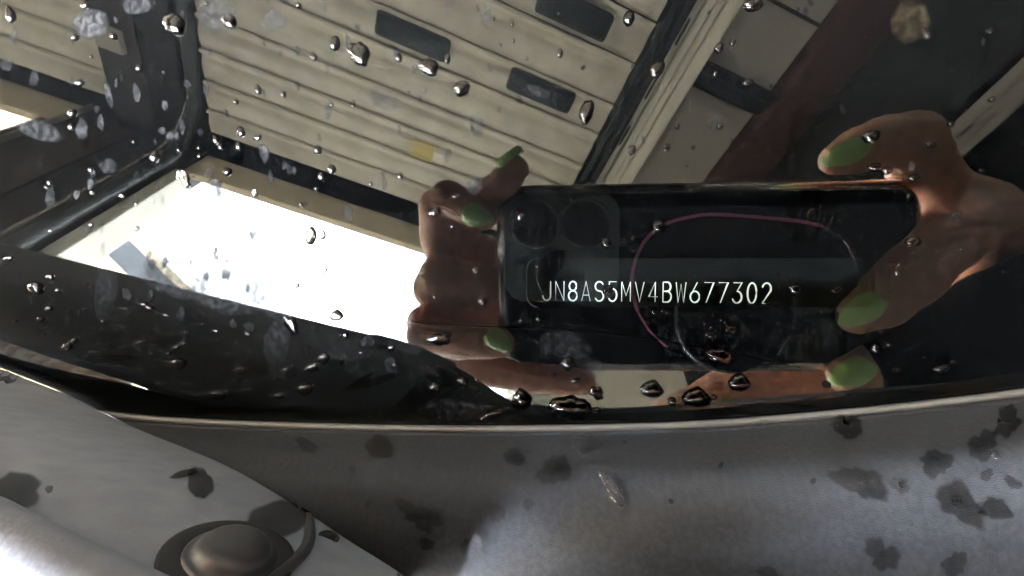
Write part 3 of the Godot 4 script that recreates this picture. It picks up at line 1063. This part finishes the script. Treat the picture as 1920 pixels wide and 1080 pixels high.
func build_phone() -> void:
	ph = Transform3D(cam_b * Basis(Vector3.UP, -0.2) * Basis(Vector3.RIGHT, -0.035), Vector3(0, 0, D))
	var inv := ph.affine_inverse()
	var node := thing("phone", "dark phone held sideways, taking the picture, mirrored in the windshield", "phone", Transform3D(rig, Vector3.ZERO) * ph)
	var tl: Vector3 = inv * on_phone(Vector2(930, 344))
	var br: Vector3 = inv * on_phone(Vector2(1720, 698))
	var tr: Vector3 = inv * on_phone(Vector2(1742, 336))
	var x0 := tl.x
	var x1 := tr.x
	var y1 := (tl.y + tr.y) / 2
	var y0 := y1 - (x1 - x0) * 0.462
	var back := Vector3(0, 0, 0.014)
	# the outline looks along -z: axes x and -y
	obj("back_glass", slab_mesh(flip_y(rounded_rect(x0 + 0.0016, y0 + 0.0016, x1 - 0.0016, y1 - 0.0016, 0.011)), back, Vector3.RIGHT, Vector3.DOWN, 0.0078, 0.0012), "phone_back", node)
	var ring: Array = []
	for p in rounded_rect(x0 + 0.001, y0 + 0.001, x1 - 0.001, y1 - 0.001, 0.0115, 8):
		ring.append(p)
	var rows: Array = []
	for e in [Vector2(3.0, 6.5), Vector2(2.6, 5.9), Vector2(2.0, 5.8), Vector2(1.5, 6.1), Vector2(1.2, 6.5), Vector2(0.8, 6.45), Vector2(-0.1, 6.9), Vector2(-0.8, 7.7), Vector2(-1.0, 8.2), Vector2(-1.0, 8.6), Vector2(-0.75, 8.9), Vector2(-1.0, 9.2), Vector2(-1.0, 12.0), Vector2(-0.4, 13.6), Vector2(1.0, 14.2)]:
		var row: Array = []
		for i in ring.size():
			var t: Vector2 = (ring[(i + 1) % ring.size()] - ring[(i + ring.size() - 1) % ring.size()]).normalized()
			var inw := Vector2(-t.y, t.x)
			var q: Vector2 = ring[i] + inw * e.x * 0.001
			row.append(Vector3(q.x, q.y, e.y * 0.001))
		rows.append(row)
	obj("frame", sheet(rows, true), "phone_frame", node)
	obj("screen", slab_mesh(rounded_rect(x0 + 0.002, y0 + 0.002, x1 - 0.002, y1 - 0.002, 0.011), Vector3(0, 0, 0.013), Vector3.RIGHT, Vector3.UP, 0.001, 0.0), "lens_glass", node)
	# camera block and its three lenses
	var a: Vector3 = inv * on_phone(Vector2(944, 362), 0.003)
	var b: Vector3 = inv * on_phone(Vector2(1162, 566), 0.003)
	obj("camera_block", slab_mesh(flip_y(rounded_rect(a.x, b.y, b.x, a.y, 0.008)), Vector3(0, 0, 0.0063), Vector3.RIGHT, Vector3.DOWN, 0.0016, 0.0007), "block_glass", node)
	var bl: Array = []
	for q in rounded_rect(a.x, b.y, b.x, a.y, 0.008):
		bl.append(Vector3(q.x, q.y, 0.0056))
	obj("block_edge", tube_mesh(bl, 0.0004, 6, true), "lens_ring", node)
	for c in [Vector2(1003, 420), Vector2(1098, 418), Vector2(1050, 515)]:
		var p: Vector3 = inv * on_phone(c, 0.002)
		p.z = 0.0048
		lathe("lens_ring", node, p, Vector3.RIGHT, Vector3.DOWN, Vector3(0, 0, -1), [Vector2(9.2, 0), Vector2(9.2, 1.0), Vector2(8.8, 1.5), Vector2(8.2, 1.5), Vector2(8.0, 0.9)], 0.001, "lens_ring")
		lathe("lens", node, p, Vector3.RIGHT, Vector3.DOWN, Vector3(0, 0, -1), [Vector2(8.1, 0.2), Vector2(8.05, 1.0), Vector2(5.0, 1.15), Vector2(0.01, 1.2)], 0.001, "lens_glass")
	# card holder with a pink rim and a round grip
	var line: Array = []
	for q in [Vector2(1240, 424), Vector2(1285, 409), Vector2(1335, 402), Vector2(1420, 407), Vector2(1500, 415), Vector2(1545, 425), Vector2(1580, 447), Vector2(1600, 480), Vector2(1607, 520), Vector2(1605, 580), Vector2(1590, 630), Vector2(1555, 660), Vector2(1500, 672), Vector2(1400, 676), Vector2(1300, 668), Vector2(1250, 650), Vector2(1218, 620), Vector2(1196, 585), Vector2(1185, 545), Vector2(1188, 500), Vector2(1207, 455)]:
		var p: Vector3 = inv * on_phone(q, 0.0035)
		line.append(p)
	var flat: Array = []
	for p in line:
		flat.append(Vector2(p.x, -p.y))
	obj("card_holder", slab_mesh(flat, Vector3(0, 0, 0.0063), Vector3.RIGHT, Vector3.DOWN, 0.0036, 0.0006), "grip", node)
	var loop := line.duplicate()
	loop.append(line[0])
	var sl := smooth_line(loop, 4)
	sl.pop_back()
	obj("pink_rim", tube_mesh(smooth_line([line[17], line[18], line[19], line[20], line[0], line[1], line[2], line[3], line[4], line[5]], 5), 0.00065, 7), "pink_rim", node)
	obj("rim", tube_mesh(smooth_line([line[5], line[6], line[7], line[8], line[9]], 5), 0.0006, 6), "ring_rim", node)
	obj("pink_rim", tube_mesh(smooth_line([line[15], line[16], line[17]], 5), 0.0004, 6), "pink_rim", node)
	var gc: Vector3 = inv * on_phone(Vector2(1378, 592), 0.008)
	gc.z = 0.0028
	lathe("round_grip", node, gc, Vector3.RIGHT, Vector3.DOWN, Vector3(0, 0, -1), [Vector2(18, 0), Vector2(20.5, 3.0), Vector2(20.8, 4.2), Vector2(20.4, 4.9), Vector2(19.4, 5.0), Vector2(0.01, 5.0)], 0.001, "phone_back", 48)
	lathe("grip_rim", node, gc, Vector3.RIGHT, Vector3.DOWN, Vector3(0, 0, -1), [Vector2(20.9, 3.9), Vector2(21.5, 4.4), Vector2(21.2, 5.1), Vector2(20.5, 5.2), Vector2(20.2, 5.0)], 0.001, "ring_rim", 48)


func flip_y(pts: Array) -> Array:
	var out: Array = []
	for p in pts:
		out.append(Vector2(p.x, -p.y))
	return out


# ------------------------------------------------------------------ person

# bones as [a, b, radius at a, radius at b]; joins them with a smooth minimum and meshes the field as surface nets
func flesh(bones: Array, cell: float, k: float, joints: Array = []) -> ArrayMesh:
	var lo := Vector3.ONE * 1e9
	var hi := -lo
	for b in bones:
		for e in 2:
			var r: float = b[2 + e] + 3.0 * cell
			lo = lo.min(b[e] - Vector3.ONE * r)
			hi = hi.max(b[e] + Vector3.ONE * r)
	var nx := int((hi.x - lo.x) / cell) + 2
	var ny := int((hi.y - lo.y) / cell) + 2
	var nz := int((hi.z - lo.z) / cell) + 2
	var field := PackedFloat32Array()
	field.resize(nx * ny * nz)
	field.fill(1.0)
	for b in bones:
		var a: Vector3 = b[0]
		var ab: Vector3 = b[1] - a
		var ra: float = b[2]
		var rb: float = b[3]
		var l2 := maxf(ab.length_squared(), 1e-12)
		var pad := maxf(ra, rb) + k + 2.0 * cell
		var blo: Vector3 = (a.min(b[1]) - Vector3.ONE * pad - lo) / cell
		var bhi: Vector3 = (a.max(b[1]) + Vector3.ONE * pad - lo) / cell
		for z in range(maxi(0, int(blo.z)), mini(nz, int(bhi.z) + 2)):
			for y in range(maxi(0, int(blo.y)), mini(ny, int(bhi.y) + 2)):
				var row := (z * ny + y) * nx
				for x in range(maxi(0, int(blo.x)), mini(nx, int(bhi.x) + 2)):
					var p := lo + Vector3(x, y, z) * cell - a
					var t := clampf(p.dot(ab) / l2, 0.0, 1.0)
					var d := (p - ab * t).length() - lerpf(ra, rb, t)
					var o := field[row + x]
					var h := maxf(k - absf(d - o), 0.0) / k
					field[row + x] = minf(d, o) - h * h * k * 0.25
	var where := {}
	var pts := PackedVector3Array()
	for z in nz - 1:
		for y in ny - 1:
			for x in nx - 1:
				var at := (z * ny + y) * nx + x
				if field[at] > 0.3 and field[at + 1] > 0.3:
					continue
				var v: Array = [field[at], field[at + 1], field[at + nx], field[at + nx + 1], field[at + nx * ny], field[at + nx * ny + 1], field[at + nx * ny + nx], field[at + nx * ny + nx + 1]]
				var inside := 0
				for e in v:
					if e < 0:
						inside += 1
				if inside == 0 or inside == 8:
					continue
				var sum := Vector3.ZERO
				var n := 0
				for c in 8:
					for ax in 3:
						var o := c | (1 << ax)
						if o == c or (v[c] < 0) == (v[o] < 0):
							continue
						var f: float = v[c] / (v[c] - v[o])
						var q := Vector3(c & 1, (c >> 1) & 1, c >> 2)
						q[ax] += f
						sum += q
						n += 1
				where[at] = pts.size()
				pts.append(lo + (Vector3(x, y, z) + sum / n) * cell)
	var idx := PackedInt32Array()
	var step: Array = [1, nx, nx * ny]
	for at in where:
		for ax in 3:
			var s: int = step[ax]
			var inside_a := field[at] < 0
			if at + s >= field.size() or inside_a == (field[at + s] < 0):
				continue
			var u: int = step[(ax + 1) % 3]
			var w: int = step[(ax + 2) % 3]
			if not (where.has(at - u) and where.has(at - w) and where.has(at - u - w)):
				continue
			var qd: Array = [where[at], where[at - u], where[at - u - w], where[at - w]]
			if inside_a:
				idx.append_array([qd[0], qd[2], qd[1], qd[0], qd[3], qd[2]])
			else:
				idx.append_array([qd[0], qd[1], qd[2], qd[0], qd[2], qd[3]])
	var nor := PackedVector3Array()
	nor.resize(pts.size())
	for i in range(0, idx.size(), 3):
		var n2 := (pts[idx[i + 2]] - pts[idx[i]]).cross(pts[idx[i + 1]] - pts[idx[i]])
		for e in 3:
			nor[idx[i + e]] += n2
	for i in nor.size():
		nor[i] = nor[i].normalized()
	# skin folds across the joints
	if joints.size():
		for i in pts.size():
			var push := 0.0
			for jt in joints:
				var d: Vector3 = pts[i] - jt[0]
				var reach: float = jt[2] * 1.5
				if d.length_squared() > reach * reach:
					continue
				var side: Vector3 = d - jt[1] * d.dot(jt[1])
				var along: float = d.dot(jt[1]) + 0.0005 * sin(side.length() * 900.0 + side.x * 700.0)
				push += 0.00042 * exp(-along * along / 0.0000075) * (0.5 + 0.5 * cos(along * TAU / 0.0019)) - 0.0001 * exp(-along * along / 0.00002)
			pts[i] -= nor[i] * push
		nor.fill(Vector3.ZERO)
		for i in range(0, idx.size(), 3):
			var n3 := (pts[idx[i + 2]] - pts[idx[i]]).cross(pts[idx[i + 1]] - pts[idx[i]])
			for e in 3:
				nor[idx[i + e]] += n3
		for i in nor.size():
			nor[i] = nor[i].normalized()
	var arr: Array = []
	arr.resize(Mesh.ARRAY_MAX)
	arr[Mesh.ARRAY_VERTEX] = pts
	arr[Mesh.ARRAY_NORMAL] = nor
	arr[Mesh.ARRAY_INDEX] = idx
	var mesh := ArrayMesh.new()
	mesh.add_surface_from_arrays(Mesh.PRIMITIVE_TRIANGLES, arr)
	return mesh


# a painted nail: c its middle, tip the way it points, up out of the finger
func nail(parent: Node3D, c: Vector3, tip: Vector3, up: Vector3, length: float, width: float) -> void:
	tip = tip.normalized()
	up = (up - tip * up.dot(tip)).normalized()
	var side := tip.cross(up)
	var rows: Array = []
	for i in 15:
		var t := i / 14.0
		var w := width * 0.5 * sqrt(maxf(0.0, sin(PI * pow(t * 0.97 + 0.03, 0.8)))) * (1.0 - 0.35 * t * t)
		var row: Array = []
		for j in 11:
			var s := (j / 10.0 - 0.5) * 2.0
			row.append(c + tip * (t - 0.5) * length + side * s * w + up * (width * 0.34 * (1.0 - s * s) * (1.0 if w > 0.0002 else 0.0) - length * 0.10 * (t - 0.45) * (t - 0.45) * 2.0 + 0.0001))
		rows.append(row)
	obj("fingernail", sheet(rows), "nail", parent)


var knuckles: Array = []


func chain(bones: Array, list: Array) -> void:
	for i in range(1, list.size() - 2):
		knuckles.append([list[i][0], (list[i + 1][0] - list[i - 1][0]).normalized(), list[i][1] + 0.001])
	for i in list.size() - 1:
		bones.append([list[i][0], list[i + 1][0], list[i][1], list[i + 1][1]])


func hp(x: float, y: float, out: float, r: float) -> Array:
	return [on_phone(Vector2(x, y), out * 0.001), r * 0.001]


func build_person() -> void:
	var toward := -ph.basis.z
	var pe := thing("person", "person holding the phone with both hands, green nails, only hands and forearms mirrored", "person", Transform3D(rig, Vector3.ZERO))
	# hand by the camera end: five fingers round the phone's short side
	var b: Array = []
	chain(b, [hp(850, 450, -20, 8.0), hp(892, 396, -10, 6.6), hp(922, 360, -2, 5.9), hp(948, 338, 2, 5.6), hp(966, 318, 3, 5.1)])
	chain(b, [hp(842, 500, -18, 8.5), hp(822, 440, -8, 7.4), hp(820, 388, 0, 6.8), hp(840, 372, 3, 6.5), hp(878, 390, 6, 6.2), hp(908, 405, 6, 5.2)])
	chain(b, [hp(870, 560, -20, 9.0), hp(816, 540, -8, 8.6), hp(826, 518, -4, 8.2), hp(880, 528, -7, 7.6), hp(960, 540, -12, 7.2)])
	chain(b, [hp(890, 612, -22, 8.5), hp(798, 606, -9, 7.4), hp(798, 628, -2, 7.2), hp(860, 640, 2, 7.0), hp(915, 642, 5, 6.3), hp(938, 643, 6, 5.4)])
	chain(b, [hp(890, 650, -24, 9.0), hp(850, 672, -10, 7.4), hp(905, 690, -6, 7.2), hp(985, 702, -4, 7.2), hp(1050, 708, -3, 6.8), hp(1090, 714, -3, 5.8)])
	chain(b, [hp(880, 520, -28, 15.0), hp(900, 590, -34, 16.0), hp(905, 560, -70, 20.0), hp(900, 600, -130, 24.0)])
	chain(b, [hp(905, 480, -24, 10.0), hp(905, 620, -28, 11.0)])
	var left := obj("hand", flesh(b, 0.0012, 0.0012, knuckles), "skin", pe)
	nail(left, on_phone(Vector2(897, 405), 0.0115), on_phone(Vector2(925, 412), 0.008) - on_phone(Vector2(868, 398), 0.009), toward, 0.0115, 0.0088)
	nail(left, on_phone(Vector2(935, 641), 0.0098), on_phone(Vector2(958, 655), 0.008) - on_phone(Vector2(910, 622), 0.009), toward, 0.0115, 0.0092)
	nail(left, on_phone(Vector2(958, 299), 0.004), on_phone(Vector2(985, 285), 0.004) - on_phone(Vector2(938, 320), 0.004), on_phone(Vector2(930, 262), 0.004) - on_phone(Vector2(955, 300), 0.002), 0.0115, 0.0085)
	# hand at the other end: the index finger bent over the top edge, the others across the back
	b = []
	knuckles = []
	chain(b, [hp(1800, 440, -26, 12.0), hp(1768, 372, -14, 10.5), hp(1722, 300, -4, 9.2), hp(1706, 262, 0, 8.8), hp(1660, 266, 3, 8.2), hp(1610, 282, 4, 7.2), hp(1570, 298, 4, 5.6)])
	chain(b, [hp(1830, 470, -24, 14.0), hp(1828, 398, -8, 11.6), hp(1768, 450, -1, 10.8), hp(1700, 520, 2, 10.0), hp(1650, 565, 4, 8.8), hp(1608, 590, 5, 7.0)])
	chain(b, [hp(1850, 540, -24, 13.0), hp(1820, 590, -8, 11.0), hp(1730, 655, 0, 10.0), hp(1650, 690, 3, 9.0), hp(1595, 705, 4, 7.4)])
	chain(b, [hp(1870, 600, -28, 11.0), hp(1850, 690, -20, 9.0), hp(1770, 750, -14, 8.0), hp(1700, 770, -12, 7.0)])
	chain(b, [hp(1830, 430, -34, 17.0), hp(1880, 560, -40, 20.0), hp(1980, 560, -70, 22.0), hp(2080, 620, -120, 25.0), hp(2200, 700, -220, 34.0)])
	chain(b, [hp(1838, 480, -30, 16.0), hp(1890, 620, -34, 16.0)])
	var right := obj("hand", flesh(b, 0.0014, 0.004, knuckles), "skin", pe)
	nail(right, on_phone(Vector2(1583, 289), 0.0122), on_phone(Vector2(1548, 302), 0.009) - on_phone(Vector2(1620, 272), 0.0105), toward, 0.0142, 0.0086)
	nail(right, on_phone(Vector2(1612, 585), 0.0145), on_phone(Vector2(1585, 600), 0.011) - on_phone(Vector2(1645, 562), 0.014), toward, 0.0145, 0.0115)
	nail(right, on_phone(Vector2(1592, 702), 0.0125), on_phone(Vector2(1560, 718), 0.010) - on_phone(Vector2(1630, 690), 0.012), toward, 0.0145, 0.0115)
	# bare arm below the phone
	b = []
	chain(b, [hp(1290, 830, -40, 24.0), hp(1400, 790, -50, 27.0), hp(1560, 780, -60, 28.0), hp(1800, 800, -90, 33.0), hp(2100, 860, -160, 42.0)])
	obj("forearm", flesh(b, 0.004, 0.008), "skin", pe)
	# black form added over the lower fingers, standing in for the shade there
	b = []
	chain(b, [hp(2060, 640, -110, 33.0), hp(2200, 700, -220, 46.0), hp(2300, 760, -330, 60.0)])
	chain(b, [hp(1800, 690, -90, 40.0), hp(1980, 720, -130, 60.0), hp(2150, 800, -200, 90.0)])
	chain(b, [hp(2050, 540, -30, 20.0), hp(1960, 560, -2, 16.0), hp(1885, 590, 3, 15.0), hp(1800, 640, 4, 13.0), hp(1712, 674, 4, 11.0), hp(1668, 690, 5, 9.0), hp(1850, 760, -10, 20.0), hp(1980, 740, -30, 30.0)])
	obj("added_shade_form", flesh(b, 0.003, 0.008), "shade_black", pe)
	# bracelet on the wrist
	var wc := on_phone(Vector2(1930, 545), -0.055)
	var dir := (on_phone(Vector2(2080, 620), -0.12) - on_phone(Vector2(1880, 560), -0.04)).normalized()
	var s := dir.cross(Vector3.UP).normalized()
	var t := dir.cross(s)
	var loop: Array = []
	for i in 40:
		loop.append(wc + (s * cos(TAU * i / 40) + t * sin(TAU * i / 40)) * 0.0228)
	var br := obj("bracelet", tube_mesh(loop, 0.0007, 8, true), "gold")
	br.transform = Transform3D(rig, Vector3.ZERO)
	tag(br, "thin gold bracelet round the wrist beyond the phone", "bracelet")


# ------------------------------------------------------------------ water drops

func drop_mesh(outline: Array, height: float) -> ArrayMesh:
	var rows: Array = []
	# a dome that wets the glass: it has no underside of its own
	for e in [[1.0, -0.04], [1.0, 0.06], [0.985, 0.2], [0.94, 0.4], [0.86, 0.60], [0.74, 0.77], [0.58, 0.89], [0.38, 0.965], [0.18, 0.995], [0.01, 1.0]]:
		var row: Array = []
		for p in outline:
			row.append(Vector3(p.x * e[0], p.y * e[0], height * e[1]))
		rows.append(row)
	var m := sheet(rows, true, true)
	m.surface_set_material(0, M["water"])
	return m


# black disc under each drop, painted in for the mirror image that water hides
func dark_base(outline: Array) -> ArrayMesh:
	var rows: Array = []
	for e in [0.985, 0.5, 0.01]:
		var row: Array = []
		for p in outline:
			row.append(Vector3(p.x * e, p.y * e, 0.0))
		rows.append(row)
	return sheet(rows, true, true)


var drop_bases: Array = []
var drop_labels := {}
var drop_kinds: Array = []


func place_drop(px: Vector2, rx: float, ry: float, turn: float, kind: int, rows: Array = []) -> void:
	var at: Vector3 = seen(px)
	var n := Vector3(0, 0, 1)
	if rows.size():
		var s := surface_at(rows, px)
		at = s[0]
		n = s[1]
	var sc := pixel_size(at) * 0.98
	var x := Vector3(1, 0, 0)
	x = (x - n * x.dot(n)).normalized()
	var y := n.cross(x)
	var size := maxf(rx, ry)
	var look: String = ["round", "oval", "pointed", "lumpy", "ragged", "slim", "pear shaped", "uneven"][kind]
	var big := "tiny" if size < 4.2 else "small" if size < 8 else "medium" if size < 13 else "large" if size < 20 else "very large"
	var on := "on the cowl" if rows.size() else mirror_place(px)
	var label := "%s %s drop %s, %s hundredths across and %s down the photo" % [big, look, on, in_words(int(px.x / 19.2)), in_words(int(px.y / 10.8))]
	if drop_labels.has(label):
		return
	drop_labels[label] = true
	var o := MeshInstance3D.new()
	o.name = numbered("water_drop")
	o.mesh = drop_kinds[kind]
	var bs := Basis(x, y, n) * Basis(Vector3(0, 0, 1), turn) * Basis.from_scale(Vector3(rx * sc, ry * sc, minf(rx, ry) * sc))
	o.transform = Transform3D(rig, Vector3.ZERO) * Transform3D(bs, at + n * 0.0001)
	add_child(o)
	tag(o, label, "water drop", "water drops on the car")
	if rows.is_empty() and on != "over the bright doorway":
		obj("dark_base", drop_bases[kind], "frit", o)


# what the glass mirrors at that place
func mirror_place(px: Vector2) -> String:
	if px.x > 930 and px.x < 1735 and px.y > 340 and px.y < 695:
		return "over the phone"
	if px.x > 1545 and px.y > 215:
		return "over the bare hand"
	if px.x > 760 and px.x < 960 and px.y > 330 and px.y < 700:
		return "over the fingers"
	if px.y > 690 and px.x > 930:
		return "above the cowl"
	if px.x < 375 and px.y < 0.6 * (840 - px.x) - 60 and px.y < 440:
		return "over the black post"
	if px.y > 455 + px.x * 0.25:
		return "over the black band"
	if px.y > 330 + (px.x - 390) * 0.34 and px.x < 800:
		return "over the bright doorway"
	if px.x < 1240 - px.y * 0.5:
		return "over the cream door"
	if px.x < 1398 - px.y * 0.63:
		return "over the pale trim"
	return "over the dark ceiling"


func in_words(n: int) -> String:
	var ones := ["no", "one", "two", "three", "four", "five", "six", "seven", "eight", "nine", "ten", "eleven", "twelve", "thirteen", "fourteen", "fifteen", "sixteen", "seventeen", "eighteen", "nineteen"]
	var tens := ["", "", "twenty", "thirty", "forty", "fifty", "sixty", "seventy", "eighty", "ninety"]
	if n < 20:
		return ones[maxi(n, 0)]
	return tens[n / 10] + ("-" + ones[n % 10] if n % 10 else "")


func build_drops() -> void:
	var shapes: Array = [[1.0, 1.0, 0.05, 0.0, 0.7], [1.0, 1.0, 0.10, 0.0, 0.65], [1.0, 1.0, 0.10, 0.55, 0.6], [1.0, 1.0, 0.22, 0.0, 0.5], [1.0, 1.0, 0.4, 0.2, 0.45], [1.0, 1.0, 0.15, 0.3, 0.6], [1.0, 1.0, 0.08, 0.35, 0.7], [1.0, 1.0, 0.18, 0.1, 0.6]]
	for s in shapes:
		var line := blob(s[0], s[1], 0.0, s[2], 36, s[3])
		drop_kinds.append(drop_mesh(line, s[4]))
		drop_bases.append(dark_base(line))
	# x, y, half width, half height, kind
	var a: Array = [[430, 40, 14, 14, 3], [628, 82, 10, 13, 6], [674, 101, 20, 22, 3], [748, 108, 6, 8, 6], [588, 106, 6, 9, 5], [484, 168, 6, 9, 6], [531, 176, 5, 7, 0], [443, 191, 4, 5, 0], [662, 195, 4, 7, 5], [621, 195, 4, 6, 5], [560, 10, 5, 5, 1], [804, 126, 18, 17, 3], [866, 166, 15, 15, 7], [839, 110, 6, 9, 6], [895, 15, 4, 6, 5], [960, 43, 4, 7, 5], [963, 76, 3, 4, 0], [1050, 100, 6, 8, 6], [1179, 35, 11, 13, 6], [1232, 130, 13, 16, 7], [1412, 10, 17, 11, 1], [1348, 90, 8, 9, 7], [1373, 80, 5, 7, 5], [1402, 155, 9, 7, 7], [1185, 281, 7, 9, 0], [1250, 276, 6, 7, 0], [1100, 210, 13, 23, 7]]
	a += [[596, 281, 8, 9, 0], [622, 317, 8, 9, 0], [603, 331, 7, 9, 1], [750, 330, 6, 7, 0], [452, 247, 7, 10, 5], [483, 258, 7, 6, 4], [405, 262, 5, 8, 5], [448, 274, 5, 8, 5], [427, 322, 7, 8, 7], [478, 362, 5, 7, 6], [593, 354, 4, 4, 0], [695, 345, 4, 4, 0], [583, 443, 10, 16, 6], [605, 441, 6, 9, 0], [556, 535, 6, 5, 1], [255, 428, 6, 5, 1], [631, 592, 13, 10, 2], [621, 532, 3, 3, 0], [20, 28, 8, 15, 5], [160, 10, 9, 6, 7], [141, 70, 6, 6, 1], [328, 46, 21, 20, 3], [345, 336, 9, 20, 4], [262, 128, 6, 6, 1], [150, 155, 8, 7, 5], [213, 68, 6, 6, 0], [136, 212, 7, 8, 7], [135, 238, 6, 7, 7], [291, 295, 7, 10, 6], [230, 368, 5, 5, 0]]
	a += [[68, 540, 13, 13, 3], [110, 546, 5, 4, 0], [17, 485, 8, 5, 4], [95, 520, 6, 6, 4], [546, 610, 10, 22, 4], [466, 627, 6, 4, 7], [337, 682, 13, 11, 1], [452, 695, 10, 8, 7], [411, 741, 13, 9, 1], [573, 730, 14, 12, 7], [586, 690, 12, 8, 4], [608, 672, 10, 11, 7], [523, 743, 9, 5, 1], [517, 711, 6, 4, 1], [127, 650, 8, 8, 4], [815, 728, 11, 10, 3], [868, 716, 10, 10, 3], [735, 652, 7, 6, 7], [648, 630, 5, 7, 5], [826, 636, 20, 13, 4], [978, 750, 20, 19, 2], [1070, 766, 38, 26, 3], [1119, 737, 11, 15, 4], [1117, 772, 10, 9, 7], [1222, 730, 21, 16, 2], [1260, 753, 8, 9, 0], [1306, 746, 26, 18, 2], [1339, 745, 5, 5, 0], [1386, 718, 19, 17, 2], [1065, 681, 13, 13, 7], [1038, 703, 5, 5, 4], [1080, 713, 8, 6, 4], [1550, 721, 7, 7, 0], [925, 778, 20, 9, 4]]
	a += [[1234, 425, 12, 12, 0], [1137, 455, 10, 11, 0], [977, 407, 8, 8, 1], [905, 565, 7, 8, 0], [892, 507, 6, 7, 0], [1140, 545, 10, 11, 7], [1490, 542, 12, 12, 0], [1570, 543, 10, 8, 7], [1445, 570, 8, 6, 4], [1642, 655, 7, 9, 5], [1680, 694, 8, 5, 1], [1766, 691, 12, 8, 7], [1788, 679, 7, 4, 1], [1525, 622, 6, 6, 0], [1350, 668, 24, 16, 3], [1330, 628, 6, 7, 4], [1372, 618, 9, 9, 4], [1740, 66, 9, 7, 7], [1856, 58, 8, 6, 7], [1270, 237, 5, 6, 0], [1350, 237, 6, 6, 0], [1300, 277, 3, 4, 0], [1633, 256, 14, 12, 7], [1712, 453, 13, 10, 2], [1793, 403, 8, 8, 7], [1745, 271, 8, 6, 1], [1663, 320, 9, 8, 7], [1640, 313, 10, 8, 7], [1713, 333, 10, 7, 1], [1296, 358, 5, 5, 0], [1522, 396, 7, 6, 4], [1840, 320, 6, 5, 0], [1783, 232, 6, 5, 0], [1860, 186, 6, 5, 0], [815, 397, 12, 10, 4], [855, 368, 6, 5, 4], [1094, 598, 5, 4, 4], [1009, 500, 4, 4, 0]]
	for e in a:
		var v: int = e[4]
		var turn := rng.randf_range(-0.25, 0.25) + (0.5 if v == 4 else 0.0)
		place_drop(Vector2(e[0], e[1]), e[2], e[3], turn, v)
	for e in [[1088, 838, 19, 25, 2], [1171, 832, 6, 8, 6], [1148, 918, 14, 36, 5], [1430, 788, 8, 8, 0], [1860, 852, 10, 12, 4], [1100, 822, 14, 8, 4], [113 + 583, 1035, 4, 4, 0]]:
		place_drop(Vector2(e[0], e[1]), e[2], e[3], PI if e[4] == 2 else 0.55 if e[4] == 5 else 0.1, e[4], cowl_rows)
	for e in [[1842, 838, 9, 7, 3], [1790, 938, 12, 8, 7], [1622, 900, 13, 7, 5], [1752, 862, 8, 7, 4], [1690, 912, 5, 5, 0], [1885, 792, 9, 8, 3], [965, 858, 8, 6, 7], [1038, 880, 10, 9, 3], [790, 966, 9, 7, 7], [712, 836, 8, 6, 1], [1655, 1040, 9, 8, 4], [1258, 939, 4, 4, 0], [1352, 872, 4, 5, 0], [1590, 792, 12, 10, 4], [885, 1026, 7, 6, 3]]:
		place_drop(Vector2(e[0], e[1]), e[2], e[3], 0.4, e[4], cowl_rows)
	# fine spray all over the glass
	for i in 95:
		var px := Vector2(rng.randf_range(10, 1910), rng.randf_range(5, 700))
		if px.y > 560 and px.x < 300:
			px.y -= 300
		var r := 2.2 + 2.6 * pow(rng.randf(), 2.5)
		place_drop(px, r, r * rng.randf_range(1.0, 1.4), rng.randf_range(-0.3, 0.3), [0, 0, 1, 5, 7][rng.randi() % 5])
	# and along the black band
	for i in 40:
		var x := rng.randf_range(20, 900)
		var px := Vector2(x, 490 + x * 0.22 + rng.randf_range(10, 120))
		var r := 2.5 + 3.0 * pow(rng.randf(), 2.0)
		place_drop(px, r * rng.randf_range(1.0, 1.7), r, rng.randf_range(-0.3, 0.5), [1, 3, 4, 7, 7][rng.randi() % 5])
	# patch of droplets below the number
	for i in 22:
		var px := Vector2(1362, 602) + Vector2(rng.randfn() * 20, rng.randfn() * 17)
		place_drop(px, rng.randf_range(1.5, 2.8), rng.randf_range(1.4, 2.6), rng.randf_range(-1, 1), [1, 3, 4, 7][rng.randi() % 4])
